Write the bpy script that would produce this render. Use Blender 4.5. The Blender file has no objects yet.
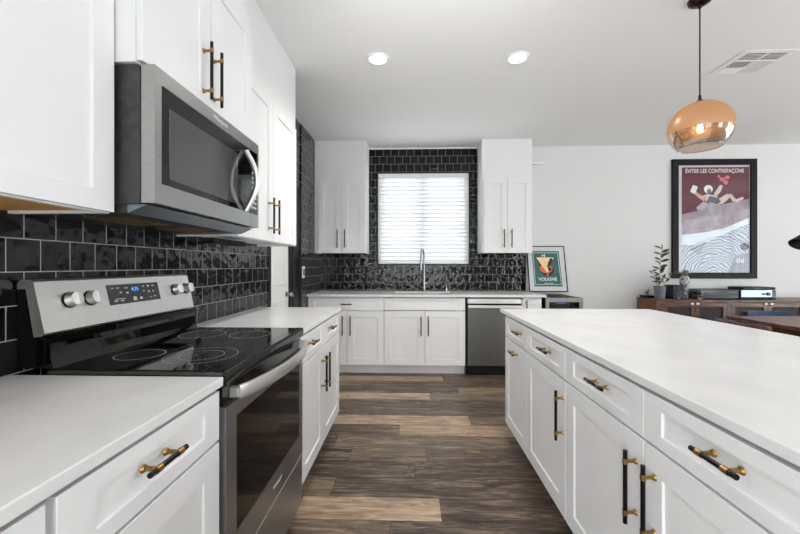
import bpy, bmesh, math, random
from mathutils import Vector, Matrix
random.seed(7)
PI = math.pi
sc = bpy.context.scene
C = sc.collection

# ------------------------------------------------------------------ camera, world, lights, exposure
cam = bpy.data.cameras.new('camera')
cam.sensor_width = 36.0
cam.lens = 363.387 / 800 * 36
cam.shift_y = -1.3 / 800
cam.clip_start = 0.05
co = bpy.data.objects.new('camera', cam); C.objects.link(co)
co.location = (0, 0, 1.2413)
co.rotation_euler = (PI / 2, 0, 0.0306)
sc.camera = co

sc.view_settings.view_transform = 'Standard'
sc.view_settings.look = 'None'
sc.view_settings.gamma = 1
sc.view_settings.use_curve_mapping = False
sc.view_settings.exposure = 0.13

w = bpy.data.worlds.new('sky'); sc.world = w; w.use_nodes = True
bgn = w.node_tree.nodes['Background']
bgn.inputs[0].default_value = (0.98, 0.99, 1.0, 1); bgn.inputs[1].default_value = 6.0

def area(name, loc, rot, sx, sy, power, col=(1, 1, 1)):
    l = bpy.data.lights.new(name, 'AREA'); l.shape = 'RECTANGLE'; l.size = sx; l.size_y = sy
    l.energy = power; l.color = col
    o = bpy.data.objects.new(name, l); C.objects.link(o); o.location = loc; o.rotation_euler = rot
    return o
# area lamps added at unseen openings behind and beside the camera, as daylight fill
PW = dict(rear=10, rear2=10, side=42, left=88, fill2=26, fill3=40, can=56, canfill=0.6, pend=1.1, sky=4.3)
bgn.inputs[1].default_value = PW['sky']
area('fill_rear', (.75, -3.40, 1.30), (PI / 2 + 0.2, 0, 0), 1.6, 2.3, PW['rear'], (1.0, 0.995, 0.985))
area('fill_dining', (5.3, -3.40, 1.30), (PI / 2 + 0.2, 0, 0), 2.2, 2.3, PW['rear2'], (1.0, 0.995, 0.985))
area('fill_side', (6.85, 1.2, 1.30), (PI / 2 + 0.3, 0, PI / 2), 3.7, 2.3, PW['side'], (1.0, 0.995, 0.985))
area('fill_left', (-1.12, -2.2, 1.25), (PI / 2 + 0.1, 0, -PI / 2 + 0.1), 1.9, 2.2, PW['left'], (1.0, 0.995, 0.985))  # added at a made-up door to light the island fronts
# fill spots added out of view, aimed up at the ceiling
def bounce(name, loc, power, rot=(PI, 0, 0), cone=165):
    l = bpy.data.lights.new(name, 'SPOT'); l.energy = power; l.spot_size = math.radians(cone); l.spot_blend = 0.8; l.shadow_soft_size = 0.25; l.color = (1, 0.995, 0.985)
    o = bpy.data.objects.new(name, l); C.objects.link(o); o.location = loc; o.rotation_euler = rot
bounce('bounce_fill', (3.4, 1.2, 1.60), PW['fill2'])
SPOT_W = PW['can']

bounce('bounce_fill', (0.15, 1.0, 2.12), PW['fill3'], (PI - math.radians(45), 0, 0), 88)

# ------------------------------------------------------------------ materials
def rgb(r, g, b):
    f = lambda c: (c / 255) / 12.92 if c / 255 <= 0.04045 else (((c / 255) + 0.055) / 1.055) ** 2.4
    return (f(r), f(g), f(b), 1)

def mat(name, col, rough=0.5, metal=0.0, **kw):
    m = bpy.data.materials.new(name); m.use_nodes = True
    b = m.node_tree.nodes['Principled BSDF']
    b.inputs['Base Color'].default_value = col
    b.inputs['Roughness'].default_value = rough
    b.inputs['Metallic'].default_value = metal
    for k, v in kw.items():
        b.inputs[k.replace('_', ' ')].default_value = v
    return m
def nd(m, t, **kw):
    n = m.node_tree.nodes.new(t)
    for k, v in kw.items(): setattr(n, k, v)
    return n
def lk(m, a, b): m.node_tree.links.new(a, b)
def pb(m): return m.node_tree.nodes['Principled BSDF']

def noisy(m, scale, c0, c1, stretch=(1, 1, 1), detail=4, bump=0.0, rough=None, lo=0.35, hi=0.65):
    """object-space noise that varies the colour a little (and optionally bumps)."""
    tc = nd(m, 'ShaderNodeTexCoord'); mp = nd(m, 'ShaderNodeMapping')
    mp.inputs['Scale'].default_value = stretch
    nz = nd(m, 'ShaderNodeTexNoise'); nz.inputs['Scale'].default_value = scale; nz.inputs['Detail'].default_value = detail
    cr = nd(m, 'ShaderNodeValToRGB')
    cr.color_ramp.elements[0].position = lo; cr.color_ramp.elements[0].color = c0
    cr.color_ramp.elements[1].position = hi; cr.color_ramp.elements[1].color = c1
    lk(m, tc.outputs['Object'], mp.inputs[0]); lk(m, mp.outputs[0], nz.inputs[0]); lk(m, nz.outputs[0], cr.inputs[0])
    lk(m, cr.outputs[0], pb(m).inputs['Base Color'])
    if bump:
        bp = nd(m, 'ShaderNodeBump'); bp.inputs['Strength'].default_value = bump; bp.inputs['Distance'].default_value = 0.002
        lk(m, nz.outputs[0], bp.inputs['Height']); lk(m, bp.outputs[0], pb(m).inputs['Normal'])
    return m

M = {}
M['wall'] = noisy(mat('wall_paint', rgb(218, 218, 218), 0.75), 60, rgb(216, 216, 216), rgb(220, 220, 220), bump=0.08)
M['ceil'] = noisy(mat('ceiling_paint', rgb(245, 245, 245), 0.9), 80, rgb(244, 244, 244), rgb(246, 246, 246), bump=0.1)
M['cab'] = noisy(mat('white_cabinet_paint', rgb(232, 232, 233), 0.5, Specular_IOR_Level=0.35), 3, rgb(231, 231, 232), rgb(234, 234, 235))
M['quartz'] = noisy(mat('white_quartz', rgb(230, 230, 230), 0.26), 5, rgb(219, 219, 219), rgb(227, 227, 227), detail=8)
pb(M['quartz']).inputs['Specular IOR Level'].default_value = 0.22
M['ply'] = noisy(mat('birch_ply', rgb(214, 158, 84), 0.6), 9, rgb(200, 142, 66), rgb(224, 172, 98), stretch=(6, 1, 6))
M['black'] = mat('black_metal', rgb(22, 22, 23), 0.3, 0.6)
M['brass'] = noisy(mat('brushed_brass', rgb(158, 126, 74), 0.3, 1.0), 200, rgb(148, 116, 64), rgb(168, 138, 86))
M['steel'] = noisy(mat('stainless_steel', rgb(176, 174, 170), 0.27, 1.0), 40, rgb(168, 166, 162), rgb(186, 184, 180), stretch=(12, 1, 12))
M['steel_h'] = noisy(mat('stainless_brushed', rgb(226, 226, 224), 0.38, 1.0), 60, rgb(220, 220, 218), rgb(232, 232, 230), stretch=(1, 1, 14))
M['darksteel'] = noisy(mat('dark_painted_steel', rgb(72, 72, 73), 0.45, 0.7), 30, rgb(66, 66, 67), rgb(80, 80, 81))
M['mwsteel'] = noisy(mat('microwave_steel', rgb(172, 172, 171), 0.3, 1.0), 60, rgb(166, 166, 165), rgb(180, 180, 179), stretch=(1, 1, 14))
M['rangesteel'] = noisy(mat('range_front_steel', rgb(156, 158, 162), 0.33, 1.0), 60, rgb(150, 152, 156), rgb(164, 166, 170), stretch=(1, 1, 14))
M['ovenglass'] = mat('oven_glass', rgb(6, 6, 7), 0.06, 0.0, Specular_IOR_Level=0.16)
M['lip'] = mat('blue_grey_steel', rgb(128, 137, 146), 0.3, 0.9)
M['filter'] = noisy(mat('grease_filter_mesh', rgb(110, 84, 50), 0.5, 0.6), 300, rgb(80, 60, 36), rgb(140, 110, 70))
M['dwsteel'] = noisy(mat('dark_stainless', rgb(138, 137, 135), 0.34, 1.0), 30, rgb(120, 119, 116), rgb(136, 135, 132), stretch=(1, 1, 12))
M['chrome'] = mat('chrome', rgb(165, 165, 166), 0.25, 1.0)
M['blackglass'] = mat('black_glass', rgb(7, 7, 8), 0.05, 0.0, Specular_IOR_Level=0.28)
M['cookglass'] = mat('cooktop_glass', rgb(6, 6, 7), 0.03, 0.0, Specular_IOR_Level=0.45)
M['blackgloss'] = mat('black_enamel', rgb(14, 14, 15), 0.12)
M['mwglass'] = mat('grey_window_glass', rgb(66, 66, 67), 0.07, 0.0, Specular_IOR_Level=0.7)
M['blackpl'] = mat('black_plastic', rgb(12, 12, 13), 0.45, Specular_IOR_Level=0.25)
M['blacktrim'] = noisy(mat('black_painted_trim', rgb(26, 26, 27), 0.4, Specular_IOR_Level=0.3), 12, rgb(20, 20, 21), rgb(34, 34, 35), stretch=(1, 1, 5))
M['whitepl'] = mat('white_plastic', rgb(238, 238, 238), 0.4)
M['door'] = mat('white_door_paint', rgb(236, 236, 236), 0.4)
M['display'] = mat('display_grey', rgb(52, 53, 55), 0.25)
M['mark'] = mat('pale_print', rgb(205, 207, 210), 0.5)
M['logo'] = mat('logo_silver', rgb(235, 235, 235), 0.3, 0.3)
def emis(name, col, s):
    m = mat(name, col, 0.5); pb(m).inputs['Emission Color'].default_value = col; pb(m).inputs['Emission Strength'].default_value = s
    return m
M['bluelit'] = emis('blue_digits', rgb(60, 150, 230), 1.6)
M['lamp'] = emis('lamp_lens', (1, 0.98, 0.95, 1), 9)
M['walnut'] = noisy(mat('walnut', rgb(100, 60, 40), 0.35), 5, rgb(68, 38, 26), rgb(130, 84, 60), stretch=(9, 1.2, 9), detail=6)
M['walnutx'] = noisy(mat('dark_walnut', rgb(82, 52, 38), 0.4), 5, rgb(54, 33, 24), rgb(112, 78, 58), stretch=(1.2, 9, 9), detail=6)
M['sidewood'] = noisy(mat('sideboard_end_wood', rgb(112, 62, 28), 0.4), 5, rgb(84, 44, 18), rgb(136, 82, 40), stretch=(9, 9, 1.2), detail=6)
M['cane'] = noisy(mat('woven_panel', rgb(40, 30, 28), 0.7), 120, rgb(28, 21, 20), rgb(56, 44, 40), bump=0.5)
M['blue'] = noisy(mat('blue_upholstery', rgb(44, 66, 98), 0.6), 150, rgb(38, 58, 88), rgb(54, 78, 112), bump=0.2)
M['pot'] = noisy(mat('grey_glazed_pot', rgb(110, 114, 122), 0.35), 15, rgb(100, 104, 112), rgb(120, 124, 132))
M['soil'] = noisy(mat('potting_soil', rgb(50, 38, 30), 0.95), 80, rgb(36, 28, 22), rgb(66, 52, 42), bump=0.6)
M['leaf'] = noisy(mat('leaf_green', rgb(48, 60, 36), 0.45), 20, rgb(34, 46, 26), rgb(70, 84, 50))
M['leaf2'] = noisy(mat('pale_succulent', rgb(130, 140, 100), 0.5), 20, rgb(104, 118, 78), rgb(158, 166, 124))
M['stem'] = mat('plant_stem', rgb(150, 158, 120), 0.6)
M['speaker'] = noisy(mat('speaker_black', rgb(18, 26, 36), 0.5, Specular_IOR_Level=0.3), 30, rgb(14, 21, 30), rgb(24, 34, 46))
M['cone'] = mat('speaker_cone', rgb(40, 44, 50), 0.6)
M['silver'] = mat('brushed_aluminium', rgb(160, 178, 196), 0.35, 0.6)
M['cord'] = mat('black_cord', rgb(20, 18, 18), 0.6)
M['bronze'] = mat('dark_bronze', rgb(54, 34, 32), 0.25, 0.7)
M['frame'] = mat('black_picture_frame', rgb(12, 13, 16), 0.5, Specular_IOR_Level=0.2)
M['mat_board'] = mat('pale_mat_board', rgb(205, 208, 211), 0.8)
M['ledge'] = mat('vinyl_white', rgb(240, 240, 240), 0.4)
M['clear'] = mat('clear_acrylic', (0.8, 0.85, 0.9, 1), 0.05, 0.0, Transmission_Weight=1.0, IOR=1.1)
M['record'] = noisy(mat('record_plinth_wood', rgb(104, 72, 44), 0.4), 8, rgb(84, 56, 32), rgb(130, 92, 58), stretch=(1, 8, 8))
M['charcoal'] = mat('charcoal_plastic', rgb(42, 44, 50), 0.45)
M['ledblue'] = emis('cooler_led', rgb(40, 60, 170), 0.5)
M['grille'] = mat('vent_dark', rgb(45, 45, 45), 0.9)

# glossy black handmade tile with pale grout; UV-less: plane axes given
def tile_mat(name, axis, u0, v0, c1=4, c2=14):
    m = mat(name, rgb(10, 10, 11), 0.1, Specular_IOR_Level=0.38)
    tc = nd(m, 'ShaderNodeTexCoord'); sp = nd(m, 'ShaderNodeSeparateXYZ'); cb = nd(m, 'ShaderNodeCombineXYZ')
    geo = nd(m, 'ShaderNodeNewGeometry')
    lk(m, geo.outputs['Position'], sp.inputs[0])
    au = nd(m, 'ShaderNodeMath', operation='SUBTRACT'); av = nd(m, 'ShaderNodeMath', operation='SUBTRACT')
    lk(m, sp.outputs['Y' if axis == 'y' else 'X'], au.inputs[0]); au.inputs[1].default_value = u0
    lk(m, sp.outputs['Z'], av.inputs[0]); av.inputs[1].default_value = v0
    lk(m, au.outputs[0], cb.inputs[0]); lk(m, av.outputs[0], cb.inputs[1])
    br = nd(m, 'ShaderNodeTexBrick'); br.offset = 0.5; br.offset_frequency = 2; br.squash = 1
    br.inputs['Scale'].default_value = 1.0
    br.inputs['Mortar Size'].default_value = 0.0016; br.inputs['Mortar Smooth'].default_value = 0.15
    br.inputs['Brick Width'].default_value = 0.1015; br.inputs['Row Height'].default_value = 0.1025
    br.inputs['Color1'].default_value = rgb(c1, c1, c1 + 1); br.inputs['Color2'].default_value = rgb(c2, c2, c2 + 1)
    br.inputs['Mortar'].default_value = rgb(176, 176, 176)
    br.inputs['Bias'].default_value = 0
    lk(m, cb.outputs[0], br.inputs[0]); lk(m, br.outputs['Color'], pb(m).inputs['Base Color'])
    # roughness: gloss on tile, matt on grout
    rr = nd(m, 'ShaderNodeMapRange'); rr.inputs['To Min'].default_value = 0.09; rr.inputs['To Max'].default_value = 0.85
    lk(m, br.outputs['Fac'], rr.inputs[0]); lk(m, rr.outputs[0], pb(m).inputs['Roughness'])
    # wavy handmade surface, a different patch for each tile
    br2 = nd(m, 'ShaderNodeTexBrick'); br2.offset = 0.5; br2.offset_frequency = 2
    for k in ('Scale', 'Brick Width', 'Row Height'): br2.inputs[k].default_value = br.inputs[k].default_value
    br2.inputs['Mortar Size'].default_value = 0
    br2.inputs['Color1'].default_value = (0, 0, 0, 1); br2.inputs['Color2'].default_value = (1, 1, 1, 1)
    lk(m, cb.outputs[0], br2.inputs[0])
    wn = nd(m, 'ShaderNodeVectorMath', operation='SCALE'); wn.inputs['Scale'].default_value = 7.3
    lk(m, br2.outputs['Color'], wn.inputs[0])
    ad = nd(m, 'ShaderNodeVectorMath', operation='ADD'); lk(m, cb.outputs[0], ad.inputs[0]); lk(m, wn.outputs[0], ad.inputs[1])
    nz = nd(m, 'ShaderNodeTexNoise'); nz.inputs['Scale'].default_value = 14; nz.inputs['Detail'].default_value = 1.2
    lk(m, ad.outputs[0], nz.inputs[0])
    b1 = nd(m, 'ShaderNodeBump'); b1.inputs['Strength'].default_value = 1.0; b1.inputs['Distance'].default_value = 0.0095
    lk(m, nz.outputs[0], b1.inputs['Height'])
    iv = nd(m, 'ShaderNodeMath', operation='SUBTRACT'); iv.inputs[0].default_value = 1.0; lk(m, br.outputs['Fac'], iv.inputs[1])
    b2 = nd(m, 'ShaderNodeBump'); b2.inputs['Strength'].default_value = 0.6; b2.inputs['Distance'].default_value = 0.0015
    lk(m, iv.outputs[0], b2.inputs['Height']); lk(m, b1.outputs[0], b2.inputs['Normal'])
    lk(m, b2.outputs[0], pb(m).inputs['Normal'])
    return m
M['tile_left'] = tile_mat('black_glazed_tile_left', 'y', 0.0756, 0.9147 - 0.1025 * 9, 18, 36)  # left tiles given a lighter colour to brighten their sheen
M['tile_back'] = tile_mat('black_glazed_tile_back', 'x', -0.01, 0.926 - 0.1025 * 9)

def floor_mat():
    m = mat('vinyl_plank_floor', rgb(90, 74, 60), 0.38)
    at = nd(m, 'ShaderNodeAttribute'); at.attribute_name = 'plank'
    sp = nd(m, 'ShaderNodeSeparateColor'); lk(m, at.outputs['Color'], sp.inputs[0])
    geo = nd(m, 'ShaderNodeNewGeometry'); mp = nd(m, 'ShaderNodeMapping'); mp.inputs['Scale'].default_value = (1.6, 13, 1)
    ofs = nd(m, 'ShaderNodeCombineXYZ')
    mu = nd(m, 'ShaderNodeMath', operation='MULTIPLY'); mu.inputs[1].default_value = 37.0; lk(m, sp.outputs[1], mu.inputs[0])
    mu2 = nd(m, 'ShaderNodeMath', operation='MULTIPLY'); mu2.inputs[1].default_value = 91.0; lk(m, sp.outputs[2], mu2.inputs[0])
    lk(m, mu.outputs[0], ofs.inputs[0]); lk(m, mu2.outputs[0], ofs.inputs[1])
    lk(m, geo.outputs['Position'], mp.inputs[0]); lk(m, ofs.outputs[0], mp.inputs['Location'])
    nz = nd(m, 'ShaderNodeTexNoise'); nz.inputs['Scale'].default_value = 2.2; nz.inputs['Detail'].default_value = 9; nz.inputs['Roughness'].default_value = 0.68
    nz.inputs['Distortion'].default_value = 1.2
    lk(m, mp.outputs[0], nz.inputs[0])
    dark = nd(m, 'ShaderNodeValToRGB'); e = dark.color_ramp.elements
    e[0].position = 0.36; e[0].color = rgb(38, 30, 25); e[1].position = 0.66; e[1].color = rgb(142, 122, 104)
    k = e.new(0.5); k.color = rgb(80, 65, 54)
    light = nd(m, 'ShaderNodeValToRGB'); e = light.color_ramp.elements
    e[0].position = 0.34; e[0].color = rgb(118, 94, 72); e[1].position = 0.64; e[1].color = rgb(206, 180, 152)
    lk(m, nz.outputs[0], dark.inputs[0]); lk(m, nz.outputs[0], light.inputs[0])
    mx = nd(m, 'ShaderNodeMix', data_type='RGBA')
    lk(m, sp.outputs[0], mx.inputs[0]); lk(m, dark.outputs[0], mx.inputs[6]); lk(m, light.outputs[0], mx.inputs[7])
    lk(m, mx.outputs[2], pb(m).inputs['Base Color'])
    bp = nd(m, 'ShaderNodeBump'); bp.inputs['Strength'].default_value = 0.25; bp.inputs['Distance'].default_value = 0.002
    lk(m, nz.outputs[0], bp.inputs['Height']); lk(m, bp.outputs[0], pb(m).inputs['Normal'])
    return m
M['floor'] = floor_mat()
M['groove'] = mat('plank_groove', rgb(30, 24, 20), 0.8)

def slat_mat():
    m = bpy.data.materials.new('blind_slat_white'); m.use_nodes = True
    nt = m.node_tree; nt.nodes.clear()
    o = nt.nodes.new('ShaderNodeOutputMaterial'); d = nt.nodes.new('ShaderNodeBsdfDiffuse'); t = nt.nodes.new('ShaderNodeBsdfTranslucent'); x = nt.nodes.new('ShaderNodeMixShader')
    d.inputs[0].default_value = (0.88, 0.88, 0.88, 1); t.inputs[0].default_value = (0.85, 0.86, 0.88, 1); x.inputs[0].default_value = 0.48
    nt.links.new(d.outputs[0], x.inputs[1]); nt.links.new(t.outputs[0], x.inputs[2]); nt.links.new(x.outputs[0], o.inputs[0])
    return m
M['slat'] = slat_mat()

def thin_glass(name, tint, gloss=0.12, rough=0.02):
    m = bpy.data.materials.new(name); m.use_nodes = True
    nt = m.node_tree; nt.nodes.clear()
    o = nt.nodes.new('ShaderNodeOutputMaterial'); t = nt.nodes.new('ShaderNodeBsdfTransparent'); g = nt.nodes.new('ShaderNodeBsdfGlossy')
    x = nt.nodes.new('ShaderNodeMixShader'); lw = nt.nodes.new('ShaderNodeLayerWeight'); mr = nt.nodes.new('ShaderNodeMapRange')
    t.inputs[0].default_value = tint; g.inputs[0].default_value = (1, 1, 1, 1); g.inputs[1].default_value = rough
    lw.inputs[0].default_value = 0.35
    mr.inputs['To Min'].default_value = gloss * 0.4; mr.inputs['To Max'].default_value = min(1, gloss * 5)
    nt.links.new(lw.outputs['Facing'], mr.inputs[0]); nt.links.new(mr.outputs[0], x.inputs[0])
    nt.links.new(t.outputs[0], x.inputs[1]); nt.links.new(g.outputs[0], x.inputs[2]); nt.links.new(x.outputs[0], o.inputs[0])
    return m
M['pane'] = thin_glass('window_pane', (0.95, 0.97, 0.97, 1), 0.06)
M['picglass'] = thin_glass('picture_glass', (0.99, 0.99, 0.99, 1), 0.012)
M['smoke'] = thin_glass('smoked_glass', (0.66, 0.60, 0.55, 1), 0.14)
def amber():
    m = bpy.data.materials.new('amber_frosted_glass'); m.use_nodes = True
    nt = m.node_tree; nt.nodes.clear()
    o = nt.nodes.new('ShaderNodeOutputMaterial'); d = nt.nodes.new('ShaderNodeBsdfDiffuse'); t = nt.nodes.new('ShaderNodeBsdfTranslucent')
    g = nt.nodes.new('ShaderNodeBsdfGlossy'); x = nt.nodes.new('ShaderNodeMixShader'); y = nt.nodes.new('ShaderNodeMixShader')
    d.inputs[0].default_value = rgb(150, 122, 100); t.inputs[0].default_value = rgb(184, 150, 116); g.inputs[0].default_value = rgb(235, 215, 195); g.inputs[1].default_value = 0.35
    x.inputs[0].default_value = 0.5; y.inputs[0].default_value = 0.14
    nt.links.new(d.outputs[0], x.inputs[1]); nt.links.new(t.outputs[0], x.inputs[2])
    nt.links.new(x.outputs[0], y.inputs[1]); nt.links.new(g.outputs[0], y.inputs[2]); nt.links.new(y.outputs[0], o.inputs[0])
    return m
M['amber'] = amber()
M['bulbglow'] = emis('filament_glow', (1.0, 0.66, 0.25, 1), 30)

# ------------------------------------------------------------------ building helpers
def loc_of(p):
    v = Vector((0, 0, 0))
    while p is not None:
        v += p.location; p = p.parent
    return v
def obj(name, bm, mats, parent=None, smooth=False, origin=None):
    """bm is in world coordinates; becomes ONE mesh object."""
    me = bpy.data.meshes.new(name)
    bmesh.ops.recalc_face_normals(bm, faces=bm.faces[:]) if len(bm.faces) else None
    base = loc_of(parent)
    if parent is None and origin is not None: base = Vector(origin)
    bmesh.ops.translate(bm, verts=bm.verts[:], vec=-base)
    bm.to_mesh(me); bm.free()
    if smooth is not False:
        for p in me.polygons: p.use_smooth = True
        try: me.set_sharp_from_angle(angle=math.radians(35 if smooth is True else smooth))
        except Exception: pass
    if not isinstance(mats, (list, tuple)): mats = [mats]
    for m in mats: me.materials.append(m)
    o = bpy.data.objects.new(name, me); C.objects.link(o)
    if parent is not None: o.parent = parent
    elif origin is not None: o.location = origin
    return o
def tag(o, label, cat, group=None):
    o['label'] = label; o['category'] = cat
    if group: o['group'] = group
    return o
def thing(name, label, cat, loc, group=None):
    o = bpy.data.objects.new(name, None); C.objects.link(o); o.empty_display_size = 0.1
    o.location = loc
    return tag(o, label, cat, group)
def struct(o): o['kind'] = 'structure'; return o
def dup(root, loc, label=None, rotz=None):
    r = root.copy(); C.objects.link(r); r.location = loc
    if rotz is not None: r.rotation_euler = (0, 0, rotz)
    if label: r['label'] = label
    for ch in list(root.children):
        c = ch.copy(); C.objects.link(c); c.parent = r
        for g in list(ch.children):
            d = g.copy(); C.objects.link(d); d.parent = c
    return r
def new(): return bmesh.new()

def box(bm, x0, x1, y0, y1, z0, z1, bev=0.0, mi=0, seg=1):
    x0, x1 = sorted((x0, x1)); y0, y1 = sorted((y0, y1)); z0, z1 = sorted((z0, z1))
    vs = [bm.verts.new((x, y, z)) for z in (z0, z1) for (x, y) in ((x0, y0), (x1, y0), (x1, y1), (x0, y1))]
    fs = [bm.faces.new([vs[i] for i in q]) for q in ((3, 2, 1, 0), (4, 5, 6, 7), (0, 1, 5, 4), (1, 2, 6, 5), (2, 3, 7, 6), (3, 0, 4, 7))]
    for f in fs: f.material_index = mi
    if bev > 0:
        es = set(e for f in fs for e in f.edges)
        r = bmesh.ops.bevel(bm, geom=list(es), offset=bev, segments=seg, profile=0.5, affect='EDGES')
        for f in r['faces']: f.material_index = mi
    return bm
def cyl(bm, a, b, r0, r1=None, n=16, mi=0, cap=True):
    r1 = r0 if r1 is None else r1
    a = Vector(a); b = Vector(b); d = (b - a).normalized()
    t = Vector((0, 0, 1)) if abs(d.z) < 0.9 else Vector((1, 0, 0))
    u = d.cross(t).normalized(); v = d.cross(u)
    A = [bm.verts.new(a + (u * math.cos(2 * PI * i / n) + v * math.sin(2 * PI * i / n)) * r0) for i in range(n)]
    B = [bm.verts.new(b + (u * math.cos(2 * PI * i / n) + v * math.sin(2 * PI * i / n)) * r1) for i in range(n)]
    for i in range(n):
        f = bm.faces.new((A[i], A[(i + 1) % n], B[(i + 1) % n], B[i])); f.material_index = mi
    if cap:
        f = bm.faces.new(A); f.material_index = mi; f = bm.faces.new(B); f.material_index = mi
    return bm
def tube(bm, pts, r, n=10, mi=0, closed=False, ry=None):
    """swept tube along pts (r may be a list)."""
    pts = [Vector(p) for p in pts]; N = len(pts); rings = []
    up = None
    for i, p in enumerate(pts):
        d = (pts[(i + 1) % N] - pts[i - 1]) if closed else (pts[min(i + 1, N - 1)] - pts[max(i - 1, 0)])
        d.normalize()
        if up is None:
            t = Vector((0, 0, 1)) if abs(d.z) < 0.9 else Vector((1, 0, 0)); up = d.cross(t).normalized()
        u = (up - d * up.dot(d)).normalized(); v = d.cross(u); up = u
        rr = r[i] if isinstance(r, (list, tuple)) else r
        r2 = rr if ry is None else ry
        rings.append([bm.verts.new(p + u * math.cos(2 * PI * k / n) * rr + v * math.sin(2 * PI * k / n) * r2) for k in range(n)])
    for i in range(N if closed else N - 1):
        A = rings[i]; B = rings[(i + 1) % N]
        for k in range(n):
            f = bm.faces.new((A[k], A[(k + 1) % n], B[(k + 1) % n], B[k])); f.material_index = mi
    if not closed:
        for R in (rings[0], rings[-1]): f = bm.faces.new(R); f.material_index = mi
    return bm
def lathe(bm, cx, cy, prof, n=32, mi=0, capb=False, capt=False):
    rings = []
    for (r, z) in prof:
        rings.append([bm.verts.new((cx + r * math.cos(2 * PI * k / n), cy + r * math.sin(2 * PI * k / n), z)) for k in range(n)])
    for A, B in zip(rings[:-1], rings[1:]):
        for k in range(n):
            f = bm.faces.new((A[k], A[(k + 1) % n], B[(k + 1) % n], B[k])); f.material_index = mi
    if capb: f = bm.faces.new(rings[0]); f.material_index = mi
    if capt: f = bm.faces.new(rings[-1]); f.material_index = mi
    return bm
def prism(bm, poly, fn, a, b, mi=0):
    """poly 2-D points; fn(p, t) -> world; extruded t from a to b."""
    A = [bm.verts.new(fn(p, a)) for p in poly]; B = [bm.verts.new(fn(p, b)) for p in poly]
    n = len(poly)
    for i in range(n):
        f = bm.faces.new((A[i], A[(i + 1) % n], B[(i + 1) % n], B[i])); f.material_index = mi
    f = bm.faces.new(A); f.material_index = mi; f = bm.faces.new(B); f.material_index = mi
    return bm
def text(name, body, size, mtx, m, parent, ext=0.0004, align='CENTER', sx=1.0, bold=0.0):
    cu = bpy.data.curves.new('lettering', 'FONT'); cu.body = body; cu.size = size; cu.extrude = ext
    cu.align_x = align; cu.align_y = 'CENTER'; cu.offset = bold
    to = bpy.data.objects.new('lettering', cu); C.objects.link(to)
    bpy.context.view_layer.update()
    me = bpy.data.meshes.new_from_object(to.evaluated_get(bpy.context.evaluated_depsgraph_get()))
    C.objects.unlink(to); bpy.data.objects.remove(to)
    bm = new(); bm.from_mesh(me)
    bmesh.ops.transform(bm, matrix=mtx @ Matrix.Diagonal((sx, 1, 1, 1)), verts=bm.verts[:])
    for f in bm.faces: f.material_index = 0
    bpy.data.meshes.remove(me)
    return obj(name, bm, m, parent)

class Fr:
    """a cabinet face: u along the run, v height, n out of the face."""
    def __init__(s, kind, base): s.k = kind; s.b = base
    def p(s, u, v, n):
        if s.k == 'L': return Vector((s.b + n, u, v))      # faces +X
        if s.k == 'I': return Vector((s.b - n, u, v))      # faces -X
        return Vector((u, s.b - n, v))                     # faces -Y
    def box(s, bm, u0, u1, v0, v1, n0, n1, bev=0.0, mi=0):
        a = s.p(u0, v0, n0); b = s.p(u1, v1, n1)
        return box(bm, a.x, b.x, a.y, b.y, a.z, b.z, bev, mi)

def shaker(fr, u0, u1, v0, v1, t=0.02, stile=0.072, rail=0.065, rec=0.007):
    bm = new()
    def ring(iu, iv, n): return [bm.verts.new(fr.p(u, v, n)) for u, v in ((u0 + iu, v0 + iv), (u1 - iu, v0 + iv), (u1 - iu, v1 - iv), (u0 + iu, v1 - iv))]
    R = [ring(0, 0, 0.001), ring(0, 0, t - 0.0015), ring(0.0015, 0.0015, t), ring(stile, rail, t), ring(stile + 0.002, rail + 0.002, t - rec)]
    for A, B in zip(R[:-1], R[1:]):
        for k in range(4): bm.faces.new((A[k], A[(k + 1) % 4], B[(k + 1) % 4], B[k]))
    bm.faces.new(R[0]); bm.faces.new(R[-1])
    return bm
def handle(fr, u, v, vertical, parent, t=0.02, L=0.222, so=0.033, bar='black'):
    bm = new(); h = L / 2; q = h * (0.70 if L > .16 else 0.58)
    def P(s, n): return fr.p(u, v + s, n) if vertical else fr.p(u + s, v, n)
    cyl(bm, P(-h, t + so), P(h, t + so), 0.0062, n=14, mi=0)
    for s in (-q, q):
        cyl(bm, P(s, t + 0.0005), P(s, t + 0.006), 0.0095, 0.007, n=14, mi=1)
        cyl(bm, P(s, t + 0.006), P(s, t + so - 0.004), 0.0052, n=12, mi=1)
        cyl(bm, P(s - 0.008, t + so), P(s + 0.008, t + so), 0.0078, n=14, mi=1)
    return obj('handle', bm, [M['black'], M['brass']], parent, smooth=True)

# ================================================================== THE ROOM
H = 2.777; YW = 4.7365; XL = -1.20; XF = -1.188; XR = 7.0; YR = -3.5
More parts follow.
